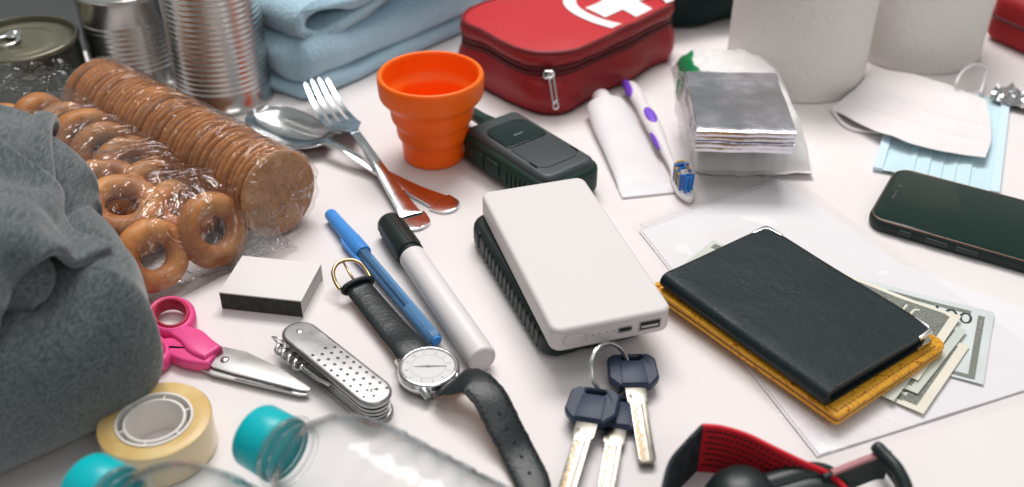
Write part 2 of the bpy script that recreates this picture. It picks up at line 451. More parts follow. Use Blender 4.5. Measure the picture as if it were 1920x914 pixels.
# ================================================================ red first-aid pouch
def aid_pouch():
    ang = radians(46); A, B = 110, 160
    F = (29, 158)
    e2 = (cos(ang), sin(ang)); e1 = (-sin(ang), cos(ang))
    cx, cy = F[0] + e1[0] * A / 2 + e2[0] * B / 2, F[1] + e1[1] * A / 2 + e2[1] * B / 2
    T = thing('first_aid_pouch', 'red zipped first-aid pouch with a white cross in a white ring', 'first-aid pouch', (cx, cy, 0), ang)
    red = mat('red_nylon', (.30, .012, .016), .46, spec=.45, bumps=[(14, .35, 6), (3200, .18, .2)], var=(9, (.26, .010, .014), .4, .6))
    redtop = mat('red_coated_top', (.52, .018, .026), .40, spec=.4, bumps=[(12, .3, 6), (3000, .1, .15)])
    dark = mat('dark_red_piping', (.10, .012, .014), .5, spec=.3)
    white = mat('white_print', (.82, .79, .79), .5, spec=.3, bump=(12, .3, 6))
    zs = .97
    out = rrect(-B / 2, B / 2, -A / 2, A / 2, 27, 9)
    def dent(x, y, z):
        k = nz(x, y, z, .028) * 4.6 + nz(x, y, z + 40, .07) * 1.5
        return (x + k * (1 if abs(x) > 40 else .3), y + k * .8, z * zs + (nz(x, y, 5, .02) * 1.6 if z > 5 else 0))
    def wall(z0, z1, bul, n=6):
        return [[(x, y, z0 + (z1 - z0) * k / n) for x, y in offset(out, -bul * sin(pi * k / n))] for k in range(n + 1)]
    def fine(o, n=4):
        q = []
        for i in range(len(o)):
            a = o[i]; c = o[(i + 1) % len(o)]; m = max(1, int(hypot(c[0] - a[0], c[1] - a[1]) / 9))
            q += [(a[0] + (c[0] - a[0]) * k / m, a[1] + (c[1] - a[1]) * k / m) for k in range(m)]
        return q
    out = fine(out)
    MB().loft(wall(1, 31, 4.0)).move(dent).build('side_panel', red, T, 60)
    MB().loft(wall(31.5, 34.3, .6, 3)).move(dent).build('zip_tape', dark, T, 60)
    MB().loft(wall(36.2, 39, .6, 3)).move(dent).build('zip_tape', dark, T, 60)
    z = MB(); zo = offset(out, 1.2)
    z.loft([[(x, y, zz) for x, y in zo] for zz in (34.0, 36.5)]).move(dent); z.build('zip_coil', mat('zip_coil', (.16, .012, .014), .4, bump=(1600, .6, .4)), T, 60)
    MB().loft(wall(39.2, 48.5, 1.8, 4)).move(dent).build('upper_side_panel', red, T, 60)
    for zz, nm in ((49.2, 'top_piping'), (1.8, 'bottom_piping')):
        path = [(x, y, zz) for x, y in offset(out, .5)]
        MB().tube(path, 1.7, 8, True).move(dent).build(nm, dark if zz < 9 else mat('red_piping', (.20, .012, .016), .42), T, 180)
    # domed top
    tops = []; 
    for k in range(9):
        d = 1.6 + k * 5.6; tops.append([(x, y, 49.6 + 5.0 * (1 - ((8 - k) / 8) ** 2)) for x, y in [(a * (1 - (d / 56)) , c * (1 - d / 56) ) for a, c in out]])
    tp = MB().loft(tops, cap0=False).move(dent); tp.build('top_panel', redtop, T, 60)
    def topz(x, y):
        # same dome as the top panel, found from how far in the point lies
        best = 0
        ax = max(abs(x) / (B / 2), abs(y) / (A / 2)); d = (1 - ax) * 56
        k = max(0, min(8, (d - 1.6) / 5.6))
        return 49.6 + 5.0 * (1 - ((8 - k) / 8) ** 2)
    def print_on(name, poly_quads):
        b = MB()
        for g in poly_quads: b.grid([[dent(x, max(y, 4.5 - A / 2), topz(x, max(y, 4.5 - A / 2)) + .6) for x, y in row] for row in g])
        return b.build(name, white, T, 60, fix=False)
    ccx, ccy = lw(T, (86, 258, 0))[:2]
    print_on('white_ring', [[[(ccx + r * cos(a), ccy + r * sin(a)) for r in (36, 38, 40, 42, 44, 46)] for a in (2 * pi * k / 120 for k in range(121))]])
    lin = lambda a, c, n: [a + (c - a) * k / n for k in range(n + 1)]
    w, L = 10, 31
    print_on('white_cross', [[[(ccx + x, ccy + y) for x in lin(-L, L, 14)] for y in lin(-w, w, 6)],
                             [[(ccx + x, ccy + y) for x in lin(-w, w, 6)] for y in lin(w, L, 6)],
                             [[(ccx + x, ccy + y) for x in lin(-w, w, 6)] for y in lin(-L, -w, 6)]])
    # zip slider and dangling puller on the near corner, red end tab below it
    cxn, cyn = -B / 2 + 5, -A / 2 + 6
    s = MB(); s.slab(rrect(-4.2, 4.2, -3.4, 3.4, 2, 4), -2.2, 2.4, 1)
    so = s.build('zip_slider', steel, T, 50); put(so, cxn - 1.5, cyn + .5, 36 * zs, radians(90), 0, radians(-44))
    p = MB(); p.ringslab(rrect(-2.3, 2.3, -19, 0, 1.6, 4), rrect(-1.1, 1.1, -17.5, -1.4, .8, 4), -.7, .7, .3)
    p.ringslab(ellipse(0, -21, 2.6, 3.2, 20), ellipse(0, -21, 1.3, 1.8, 20), -.8, .8, .3)
    po = p.build('zip_puller', steel, T, 50); put(po, cxn - 6, cyn - 6.0, 37.5 * zs, radians(68), 0, radians(-20))
    tab = MB(); g = []
    for i in range(13):
        u = i / 12; 
        # wraps round the near corner
        if u < .5: x, y = -B / 2 - 2.4, -A / 2 + 27 + (0.5 - u) * 36
        else:
            a = radians(180 + (u - .5) * 2 * 62); x, y = -B / 2 + 27 + 29.6 * cos(a), -A / 2 + 27 + 29.6 * sin(a)
        g.append([(x, y, zz) for zz in (4, 12, 20, 27)])
    tab.grid(g); tb_ = tab.build('end_tab', mat('bright_red_tab', (.40, .014, .02), .45, bumps=[(3000, .2, .2)]), T, 60, fix=False)
    sm = tb_.modifiers.new('thickness', 'SOLIDIFY'); sm.thickness = 1.6 * MM; sm.offset = 0
    return T
aid_pouch()

# ================================================================ orange folding cup
def cup():
    T = thing('folding_cup', 'orange silicone folding cup with a thick rim and stepped sides', 'cup', (-54.5, 107.5, 0))
    org = mat('orange_silicone', (.97, .16, .003), .42, spec=.4, sss=.55, sssr=(1.0, .32, .06), bump=(30, .05, .6))
    o = [(0, 0), (19.2, 0), (20.8, .5), (21.4, 2), (21.8, 14), (22.2, 15.6), (24.2, 18), (24.9, 20), (25.1, 27), (25.4, 28.6), (27.6, 31), (28.3, 33), (28.7, 40), (29.0, 42), (32.0, 45.2), (34.8, 48), (35.6, 50), (36.0, 61), (35.7, 62.8), (34.8, 63.9), (33.6, 64.2),
         (32.5, 63.6), (31.9, 62), (31.4, 50), (30.2, 48.4), (27.2, 45.4), (26.2, 43.6), (25.7, 34), (25.2, 32.6), (22.8, 30), (22.2, 28.4), (21.8, 21), (21.4, 19.6), (19.6, 17.4), (19.0, 15.8), (18.4, 5), (17.4, 3.2), (15, 2.6), (0, 2.5)]
    b = MB(); b.lathe(o, 96); b.build('cup_wall', org, T, 55, subsurf=1)
    return T
cup()

# ================================================================ spoon and fork
def ribbon(st, nv=9, t=1.5, n=60):
    """st: stations (x, half width, z, dish) -> smooth sheet; dish lifts the sides"""
    c = crom([(a, b, z) for a, b, z, d in st], n); d_ = crom([(a, d, 0) for a, b, z, d in st], n)
    g = []
    for (x, hw, z), (_, d, _z) in zip(c, d_):
        g.append([(x, hw * v, z + d * abs(v) ** 2.2) for v in (-1 + 2 * j / (nv - 1) for j in range(nv))])
    return MB().sheet(g, t)
def spoon():
    nk, b = (-129.0, 106.6, 10.0), (-36.2, 36.8, 2.0)
    rz, L = frame(nk, b); BL = 74; L += BL
    a = (nk[0] - BL * cos(rz), nk[1] - BL * sin(rz))
    T = thing('spoon', 'steel tablespoon lying bowl up under the fork', 'spoon', (a[0], a[1], .2), rz)
    g = []
    n, m = 40, 21
    for i in range(n + 1):
        u = i / n; x = u * BL
        hw = 22.5 * (max(0, 1 - abs((u - .44) / (.44 if u < .44 else .56)) ** 2.3)) ** .5 if u < .999 else 0
        hw = max(hw, 3.4 * u ** 3)
        row = []
        for j in range(m):
            v = -1 + 2 * j / (m - 1)
            rim = 13.5 - 4.5 * u + max(0, u - .8) * 12
            dep = 9.2 * max(0, 1 - abs((u - .45) / .55) ** 2.4) 
            row.append((x, hw * v, rim - dep * (1 - abs(v) ** 2.3)))
        g.append(row)
    MB().sheet(g, 1.1).build('bowl', cutlery, T, 70, subsurf=1)
    h = ribbon([(BL - 4, 3.2, 11.0, 0), (BL + 4, 3.3, 12, -.3), (BL + 20, 3.4, 11.5, -.6), (120, 3.9, 7.5, -.6), (150, 5.4, 3.8, -.6), (175, 8.0, 2.9, -.7), (L - 14, 10.2, 2.6, -.8), (L - 5, 8.6, 2.4, -.8), (L - 1.2, 4.6, 2.3, -.4), (L, .3, 2.2, 0)], 9, 1.9)
    h.build('handle', cutlery, T, 60)
    return T
spoon()
def fork():
    a, b = (-148.2, 187.3, 21.0), (-58.0, 14.1, 2.0)
    rz, L = frame(a, b)
    T = thing('fork', 'four-tined steel fork crossing over the spoon handle', 'fork', (a[0], a[1], .2), rz)
    for k in range(4):
        y = (k - 1.5) * 6.6
        ribbon([(0 + abs(k - 1.5) * .8, .6, 20.5, 0), (5, 1.2, 18.2, 0), (20, 1.6, 12.0, 0), (38, 1.9, 8.2, 0), (54, 2.3, 8.4, 0)], 5, 1.7, 24).move(lambda x, yy, z: (x, yy + y * (.86 + .14 * min(1, x / 45)), z)).build('tine', cutlery, T, 70)
    ribbon([(50, 11.8, 7.8, .6), (57, 12.4, 8.6, 1.0), (65, 11.6, 10.4, 1.4), (72, 8, 12.6, 1), (79, 4.4, 14.6, .3), (84, 3.4, 15.4, 0)], 13, 1.7, 30).build('root', cutlery, T, 70, subsurf=1)
    ribbon([(82, 3.5, 15.2, -.2), (95, 3.3, 15.6, -.5), (120, 3.6, 13.2, -.6), (150, 4.8, 8.5, -.6), (180, 7.2, 4.6, -.7), (L - 16, 10.2, 3, -.8), (L - 5, 9.4, 2.6, -.8), (L - 1.2, 5, 2.4, -.4), (L, .3, 2.3, 0)], 9, 1.9).build('handle', cutlery, T, 60)
    return T
fork()

# ================================================================ biscuits in a clear sleeve
biscuit = mat('baked_biscuit', (.40, .145, .042), .7, spec=.2, bumps=[(500, .3, .3), (1800, .3, .2)], var=(70, (.53, .225, .078), .34, .7))
biscuit_face = mat('baked_biscuit_face', (.52, .27, .135), .72, spec=.2, bumps=[(420, .5, .7)], var=(110, (.43, .20, .09), .4, .66))
clear_film = film('clear_film', rough=.10, base=.05, gain=.8, bump=(48, 1.0, 5.0))
crinkle_film = film('crinkled_film', rough=.18, base=.14, gain=.9, bump=(190, .9, 2.5), haze=.16)
def biscuits():
    A, B = (-291.5, 138.7, 29.0), (-143.0, 11.5, 29.0)
    rz, L = frame(A, B); R = 28.0; n = 42; step = (L) / (n - 1); th = step * .76
    prof = [(0, th * .5), (R * .6, th * .5), (R - 2.6, th * .47), (R - 1.0, th * .34), (R - .2, th * .12), (R, -th * .1), (R - .5, -th * .34), (R - 1.6, -th * .47), (R - 3, -th * .5), (0, -th * .5)]
    b = MB(); b.lathe(prof, 176, axis='x')
    def scallop(x, y, z):
        r = hypot(y, z); a = atan2(z, y); k = 1 - (.016 if int(round((a + pi) / (2 * pi) * 176)) % 8 == 0 else 0) * (r / R) ** 8
        return (x, y * k, z * k)
    b.move(scallop); me = make_mesh('biscuit', b.v, b.f, 50); me.materials.append(biscuit)
    ux, uy = cos(rz), sin(rz)
    for i in range(n):
        x, y = A[0] + ux * step * i, A[1] + uy * step * i
        o = link('biscuit', me, None)
        o.location = ((x + random.uniform(-.5, .5)) * MM, (y + random.uniform(-.5, .5)) * MM, (29 + random.uniform(-.3, .7)) * MM)
        o.rotation_euler = (random.uniform(0, 6.28), radians(random.uniform(-3.2, 3.2) - 4), rz + radians(random.uniform(-3, 3)))
        tag(o, 'round golden biscuit in the row inside the clear sleeve', 'biscuit', 'biscuits in the clear sleeve')
        if i == n - 1:
            tag(o, 'frontmost biscuit of the sleeve, its flat embossed face towards the matchbox', 'biscuit', 'biscuits in the clear sleeve')
            me2 = me.copy(); me2.materials.clear(); me2.materials.append(biscuit_face); o.data = me2
            d = MB()
            for rr, m in ((22, 18), (15, 12)):
                for k in range(m):
                    a = 2 * pi * k / m; d.lathe([(.0, th * .5 + .5), (.8, th * .5 + .4), (1.3, th * .5 - .1)], 8, (0, rr * cos(a), rr * sin(a)), 'x')
            d.tube([(th * .5, 7 * cos(2 * pi * k / 24), 7 * sin(2 * pi * k / 24)) for k in range(24)], .6, 6, True)
            d.build('embossed_motif', biscuit_face, o, 60)
    W = thing('biscuit_sleeve', 'crinkled clear plastic sleeve wrapped round the row of biscuits', 'wrapper', (A[0], A[1], 0), rz)
    rings = []; NS = 96
    xs = [-8, -7, -4, -1] + [L * k / 60 for k in range(61)] + [L + 4, L + 6, L + 7.5, L + 8.5, L + 9]
    for i, x in enumerate(xs):
        ring = []
        for k in range(NS):
            a = 2 * pi * k / NS; r = R + 1.4
            if x < 0: r *= [.25, .7, .92, .99][i]
            if x > L + 3: r *= {L + 4: .98, L + 6: .86, L + 7.5: .62, L + 8.5: .36, L + 9: .08}[x]
            crk = abs(nz(x * .6, a * 14, 3, .22)) * 1.7 + nz(x, a * 8, 9, .09) * 1.1
            r += crk if x < L + 3 else 0
            dx = nz(cos(a) * 20 + r, sin(a) * 20, x, .16) * (4 if x > L + 3 or x < 0 else .3)
            ring.append((x + dx, r * cos(a), max(.25, 29 + r * sin(a))))
        rings.append(ring)
    s = MB().loft(rings, cap0=False, cap1=False); s.build('film_tube', clear_film, W, 28, weld=False, fix=False)
    # back seam lying along the top and the serrated crimped fin at the front
    fin = MB(); g = []
    for i in range(25):
        u = i / 24; y = -20 + 40 * u
        top = 11 + (1.0 if i % 2 else -.2)
        g.append([(L + 9.6 + .9 * sin(i * 2.1) * q + 3.0 * q, y, -2 + top * q) for q in (0, .3, .6, .85, 1)])
    fin.grid(g); fo = fin.build('crimped_end', crinkle_film, W, 25, weld=False, fix=False); put(fo, 2, -2, 16, radians(38), radians(22), 0); 
    sg = MB(); g = []
    for i in range(70):
        x = L * i / 69; w = nz(x, 0, 7, .06) * 2
        g.append([(x, (4 + q * 7) , 29 + sqrt(max(1, (R + 2.4 + .8 * nz(x, q, 3, .2)) ** 2 - (4 + q * 7) ** 2)) + w * .3) for q in (0, .5, 1)])
    sg.grid(g); sg.build('seam_flap', clear_film, W, 40, weld=False, fix=False)
    return W
biscuits()

# ================================================================ bread rings in a clear bag
bread = mat('glazed_bread_ring', (.36, .108, .028), .5, spec=.35, coat=.06, bumps=[(80, .5, 2.0), (300, .3, .5), (520, .25, .4, 'voronoi')], var=(60, (.58, .25, .078), .36, .66))
def vary(m, lo, hi):
    # every piece baked a little lighter or darker than the next
    nt = m.node_tree; b = nt.nodes['Principled BSDF']; src = b.inputs['Base Color'].links[0].from_socket
    oi = nt.nodes.new('ShaderNodeObjectInfo'); mr = nt.nodes.new('ShaderNodeMapRange'); mr.inputs['To Min'].default_value = lo; mr.inputs['To Max'].default_value = hi
    hs = nt.nodes.new('ShaderNodeHueSaturation'); nt.links.new(oi.outputs['Random'], mr.inputs[0]); nt.links.new(mr.outputs[0], hs.inputs['Value']); nt.links.new(src, hs.inputs['Color']); nt.links.new(hs.outputs[0], b.inputs['Base Color'])
vary(bread, .72, 1.12); vary(biscuit, .84, 1.12)
def bread_rings():
    me = MB().lathe([(15.6 + 7.0 * cos(2 * pi * k / 20), 7.6 * sin(2 * pi * k / 20)) for k in range(20)], 40, wrap=True)
    me.move(lambda x, y, z: (x * (1 + .03 * nz(x, y, z, .06)), y * (1 + .03 * nz(x, y, z + 9, .06)), z * (1 + .08 * nz(x, y, 4, .08))))
    mesh = make_mesh('bread_ring', me.v, me.f, 180); mesh.materials.append(bread)
    lab = 'golden glazed bread ring among those inside the clear bag'
    # place, tilt (rx about its own x, rz heading): rings stand and lean like dominoes
    spots = [((-205.5, -45.1, 23.0), 64, -42, 'frontmost bread ring in the clear bag, hole facing the matchbox'),
             ((-177.0, -19.1, 23.0), 66, -40, 'bread ring at the right front of the bag beside the biscuits'),
             ((-203.3, 13.2, 17.0), 20, -30, None), ((-233.6, -10.3, 17.0), 18, -50, None),
             ((-232.6, -7.5, 32.0), 22, -35, None), ((-221.3, 28.2, 22.0), 32, -40, None), ((-250.4, 15.4, 30.0), 15, -40, None), ((-239.5, 38.9, 30.0), 34, -35, None),
             ((-263.3, 59.7, 28.0), 52, -48, None), ((-279.2, 72.9, 30.0), 56, -45, None), ((-299.8, 92.9, 24.0), 60, -40, None), ((-317.5, 96.8, 28.0), 70, -28, 'upright bread ring at the rear of the bag near the olive tin'),
             ((-286.6, 57.4, 14.0), 30, -40, None), ((-313.0, 64.5, 30.0), 35, -60, None), ((-340.3, 87.2, 26.0), 60, -70, None), ((-312.8, 54.1, 16.0), 20, 0, None)]
    for p, t, h, l in spots:
        o = link('bread_ring', mesh, None); o.location = (p[0] * MM, p[1] * MM, p[2] * MM)
        o.rotation_euler = (radians(t), radians(random.uniform(-8, 8)), radians(h + 90))
        k = random.uniform(1.0, 1.1); o.scale = (k * random.uniform(.95, 1.05), k * random.uniform(.92, 1.02), random.uniform(.85, 1.0))
        tag(o, l or lab, 'bread ring', 'bread rings in the clear bag')
    A, B = (-375.0, 168.3, 0.0), (-173.1, -34.7, 0.0)
    rz, L = frame(A, B)
    W = thing('bread_bag', 'clear crinkled plastic bag holding the glazed bread rings', 'plastic bag', (A[0], A[1], 0), rz)
    rings = []; NS = 84; xs = [L * k / 64 for k in range(65)]
    for x in xs:
        u = x / L; hw = 44; top = 49
        if u > .9: q = (u - .9) / .1; top = 49 - 30 * q ** 2.2; hw = 44 + 2 * q
        if u < .08: top = 10 + 39 * (u / .08) ** .5
        ring = []
        for k in range(NS):
            a = 2 * pi * k / NS; e = 2 / 3.2
            y = hw * (abs(cos(a)) ** e) * (1 if cos(a) > 0 else -1); z = top / 2 + top / 2 * (abs(sin(a)) ** e) * (1 if sin(a) > 0 else -1)
            cr = abs(nz(x, y * 1.3, z, .055)) * 4.2 + abs(nz(x + y, y - z, 3, .13)) * 1.6
            z = z - cr * (1 if sin(a) > 0 else 0) - (5 * abs(sin(u * 19)) if z > 30 and .1 < u < .93 else 0) * abs(y) / 44; y = y + (nz(x, 5, z, .05) * 3 - cr * .6) * (1 if y > 0 else -1)
            ring.append((x + nz(y, z, x, .06) * (3 if u > .93 else .5), y, max(.25, z)))
        rings.append(ring)
    MB().loft(rings, cap0=False, cap1=True).build('bag_film', film('bag_film', rough=.09, base=.08, gain=.9, bump=(38, 1.0, 6.0)), W, 30, weld=False, fix=False)
    # flat welded corner that sticks out past the last ring
    g = []
    for i in range(9):
        u = i / 8
        g.append([(L - 3 + 13 * q + nz(u * 9, q * 5, 2, .6) * 1.5, 8 + 42 * u, 2 + (18 - 14 * q) * (1 - abs(2 * u - 1) ** 2) + nz(u * 7, q * 4, 8, .7) * 2) for q in (0, .35, .7, 1)])
    MB().grid(g).build('welded_end', crinkle_film, W, 25, weld=False, fix=False)
bread_rings()

# ================================================================ grey fleece pullover
def pullover():
    T = thing('grey_pullover', 'grey fleece pullover bundled up at the left, sleeve on top', 'pullover', (-250, -95, 0))
    fl = mat('grey_fleece', (.060, .074, .077), .95, spec=.06, sheen=.45, bumps=[(60, .22, 3.0), (700, .45, .8), (2200, .5, .4)], var=(760, (.155, .172, .177), .35, .72, (1, .22, 1)))
    pts = [(-172.1, -135.4, 34.0), (-172.1, -154.7, 34.0), (-189.3, -173.6, 34.0), (-208.7, -189.4, 34.0), (-227.4, -203.5, 34.0), (-251.0, -224.8, 34.0), (-311.2, -192.8, 34.0), (-381.2, -60.4, 34.0), (-354.7, 2.5, 40.0), (-305.1, 14.7, 40.0), (-257.3, -20.9, 40.0), (-223.1, -56.1, 40.0), (-198.3, -85.5, 38.0), (-180.6, -112.5, 36.0)]
    out = [(p[0], p[1]) for p in crom([lw(T, p) for p in pts], 150, True)]
    if sum(out[i - 1][0] * out[i][1] - out[i][0] * out[i - 1][1] for i in range(len(out))) < 0: out = out[::-1]
    H, N = 80, 12; rings = []
    for k in range(2 * N + 1):
        a = -pi / 2 + pi * k / (2 * N)
        ins = 33 * (1 - abs(cos(a)) ** .8); rings.append([(x, y, H / 2 + H / 2 * sin(a)) for x, y in offset(out, ins)])
    cx = sum(p[0] for p in out) / len(out); cy = sum(p[1] for p in out) / len(out)
    for sc in (.85, .7, .55, .4, .25, .1): rings.append([(cx + (x - cx) * sc, cy + (y - cy) * sc, H + 10 * (1 - sc)) for x, y, z in rings[2 * N]])
    b = MB().loft(rings)
    def w(x, y, z):
        k = nz(x, y, z, .016) * 6 + nz(x, y, z + 30, .035) * 2.5 + (1 - 2.4 * abs(nz(x * .5 + y * 1.2, y * .4 - x * .3, z * .5, .026))) * 3.4 * min(1, z / 30)
        up = max(0, min(1, (z - 10) / 50))
        return (x + k * .8, y + k * .8, max(.4, z + up * (k + nz(x * .5, y, 3, .03) * 6)))
    b.move(w).build('body', fl, T, 180, subsurf=1)
    def inner_fold(path, hw, th, seed, n=40, m=36):
        pl = crom([lw(T, p) for p in path], n); ws = crom([(q, 0, 0) for q in hw], n); ts = crom([(q, 0, 0) for q in th], n); rings = []
        for i in range(n):
            a = pl[max(i - 1, 0)]; c = pl[min(i + 1, n - 1)]; d = Vector((c[0] - a[0], c[1] - a[1], 0)).normalized(); s = Vector((-d.y, d.x, 0)); p = Vector(pl[i])
            rings.append([tuple(p + s * (ws[i][0] * cos(t)) + Vector((0, 0, ts[i][0] * sin(t) + 2.5 * nz(p.x + 30 * cos(t), p.y, seed, .03)))) for t in (2 * pi * k / m for k in range(m))])
        return MB().loft(rings).build('inner_fold', fl, T, 180)
    inner_fold([(-328.6, -28.3, 78.0), (-278.8, -50.9, 86.0), (-249.5, -67.2, 88.0), (-231.2, -80.4, 82.0), (-220.4, -84.1, 70.0), (-214.6, -83.3, 60.0)], [34, 33, 28, 24, 19, 12], [17, 17, 16, 14, 11, 6], 2.0)
    inner_fold([(-293.2, -107.6, 84.0), (-245.4, -139.2, 96.0), (-225.0, -155.7, 98.0), (-217.6, -159.0, 90.0), (-212.9, -162.9, 84.0)], [30, 28, 23, 15, 5], [18, 18, 15, 10, 4], 11.0)
    # two loose layers of the same cloth, fallen over the bundle: the sleeve and the turned-down collar side
    bpy.context.view_layer.update()
    under = [o for o in C.objects if o.name in ('bag_film',) or (o.parent == T)]
    def layer(name, a, b, half, squeeze, seed, taper=1.0, bow=0.0):
        rest = 4.4; du = Vector((b[0] - a[0], b[1] - a[1], 0)); L = du.length; du.normalize(); dv = Vector((-du.y, du.x, 0))
        m = int(L / rest / .93); n = int(2 * half / rest / squeeze); g = []
        hm = height_map(under, min(a[0], b[0]) - 120, max(a[0], b[0]) + 120, min(a[1], b[1]) - 120, max(a[1], b[1]) + 120, 4.0, 3.0)
        for i in range(m):
            u = i / (m - 1); row = []
            for k in range(n):
                v = -1 + 2 * k / (n - 1); w = half * (1 - (1 - taper) * u)
                x = a[0] + du.x * L * u + dv.x * (v * w + bow * sin(pi * u)); y = a[1] + du.y * L * u + dv.y * (v * w + bow * sin(pi * u))
                row.append([x, y, 0])
            g.append(row)
        G = np.array(g, dtype=float); G[..., 2] = hm(G[..., 0], G[..., 1]) + 14
        X = drape(G, rest, hm, 110, seed)
        pts = [[lw(T, tuple(p)) for p in r] for r in X.tolist()]
        o = MB().grid(pts).build(name, fl, T, 180, weld=False, fix=False)
        for md_, kw in (('SMOOTH', dict(factor=.5, iterations=3)), ('SUBSURF', dict(levels=1, render_levels=1)), ('SOLIDIFY', dict(thickness=5.0 * MM, offset=0.0))):
            md = o.modifiers.new(md_.lower(), md_)
            for q, vv in kw.items(): setattr(md, q, vv)
        return o
    s1 = layer('sleeve', (-325.4, -34.0, 80.0), (-206.3, -83.5, 54.0), 48, .80, 4, .66)
    under.append(s1); bpy.context.view_layer.update()
    layer('collar', (-299.9, -101.8, 80.0), (-206.7, -162.9, 84.0), 44, .78, 9, .5)
pullover()

# ================================================================ two-way radio
def radio():
    a, b = (-21.1, 139.7, 14.0), (56.6, 57.4, 14.0)
    rz, L = frame(a, b); L = 94
    T = thing('two_way_radio', 'dark green-grey two-way radio lying face up by the orange cup', 'radio', (-17, 117, 0), radians(-52)); T.scale = (1, 1, .84)
    rub = mat('dark_green_rubber', (.010, .034, .026), .5, spec=.35, bump=(2500, .15, .1))
    face = mat('slate_face', (.050, .062, .064), .42, spec=.4, bump=(3000, .1, .1))
    plate = mat('slate_plate', (.040, .050, .052), .5, spec=.35, bump=(3000, .1, .1))
    W = 25
    o = rrect(0, L, -W, W, [11, 9, 9, 11], 6)
    MB().slab(o, 2, 27, 5, 5).build('body', rub, T, 50)
    MB().slab(offset(o, 3.2), 24, 31.5, 4.5, 5, 1).build('front_cover', face, T, 50)
    MB().slab(rrect(16, 46, -17, 17, [4, 9, 9, 4], 6), 31.1, 32.5, .8, 3).build('speaker_window', black_gloss, T, 50)
    MB().slab(rrect(47, 80, -17, 17, [8, 3, 3, 8], 6), 31.0, 32.2, .7, 3).build('raised_plate', plate, T, 50)
    for s in (-1, 1): MB().slab(rrect(68, 76, s * 17.4 - .35, s * 17.4 + .35, .3, 2), 31.5, 32.9, .3, 2).build('plate_rib', dark_gap, T, 50)
    MB().slab(rrect(34, 35, -4, 4, .4, 2), 32.4, 32.7, .1, 2).build('indicator_line', mat('grey_mark', (.2, .22, .22), .5), T, 50)
    for k, x in enumerate((14, 31)):
        MB().slab(rrect(x, x + 15, 8, 21, 3, 4), -1.6, 1.6, 1, 3).build('talk_button', rub, T, 50)
    for c in [c for c in T.children if c.name.startswith('talk_button')]:
        put(c, 0, -W, 0, radians(90), 0, 0)
    for k in range(6):
        MB().slab(rrect(52 + k * 4.6, 54.4 + k * 4.6, 7, 20, 1, 3), -1.2, 1.0, .6, 2).build('grip_rib', rub, T, 50)
    for c in [c for c in T.children if c.name.startswith('grip_rib')]: put(c, 0, -W - .2, 0, radians(90), 0, 0)
    MB().slab(rrect(-9, 9, 7, 20, 3, 4), -1, 1, .7, 3).build('socket_cover', rub, T, 50)
    put([c for c in T.children if c.name.startswith('socket_cover')][0], L + .2, 0, 0, radians(90), 0, radians(90))
    MB().lathe([(0, -58), (3.5, -58), (4.4, -56), (5.2, -20), (6.6, -8), (7.2, -6), (7.2, 2), (0, 2)], 28, (0, 9, 15), 'x').build('antenna', rub, T, 50)
    kn = MB(); kn.lathe([(0, -9), (6.2, -9), (7, -8), (7, 1), (0, 1)], 24, (0, -13, 15), 'x').build('volume_knob', black_plastic, T, 40)
radio()

# ================================================================ black rugged device under the power bank
def rugged():
    T = thing('rugged_radio', 'black ribbed two-way radio lying beneath the white power bank', 'radio', (23, -42, 0), radians(-69.5))
    rub = mat('black_rubber', (.010, .021, .020), .48, spec=.4, bump=(2200, .15, .1))
    L, W = 127, 60
    o = rrect(-L / 2, L / 2, -W / 2, W / 2, [9, 13, 13, 9], 6)
    MB().slab(o, 1, 17.4, 5, 5).build('body', rub, T, 50)
    g = []
    for k in range(15):
        x = -34 + k * 6.2
        for s in (-1, 1):
            q = MB(); q.slab(rrect(-1.7, 1.7, -6, 6, 1.2, 3), -.45, .45, .4, 2)
            o_ = q.build('grip_rib', rub, T, 50); put(o_, x, s * W / 2, 9.2, radians(90), radians(14), 0)
    for x, l in ((-46, 8),):
        MB().slab(rrect(x - l / 2, x + l / 2, -W / 2 - .8, -W / 2 + 3, 1, 3), 5, 16, 1.4, 3).build('side_button', rub, T, 50)
    MB().slab(rrect(-L / 2 - 1, -L / 2 + 4, -12, 14, 2, 4), 4, 14, 2, 3).build('end_cap', rub, T, 50)
    for y in (-18, 0, 18): MB().slab(rrect(L / 2 - 2, L / 2 + 1.2, y - 6, y + 6, .5, 2), 4, 14, .8, 2).build('end_rib', rub, T, 50)
rugged()

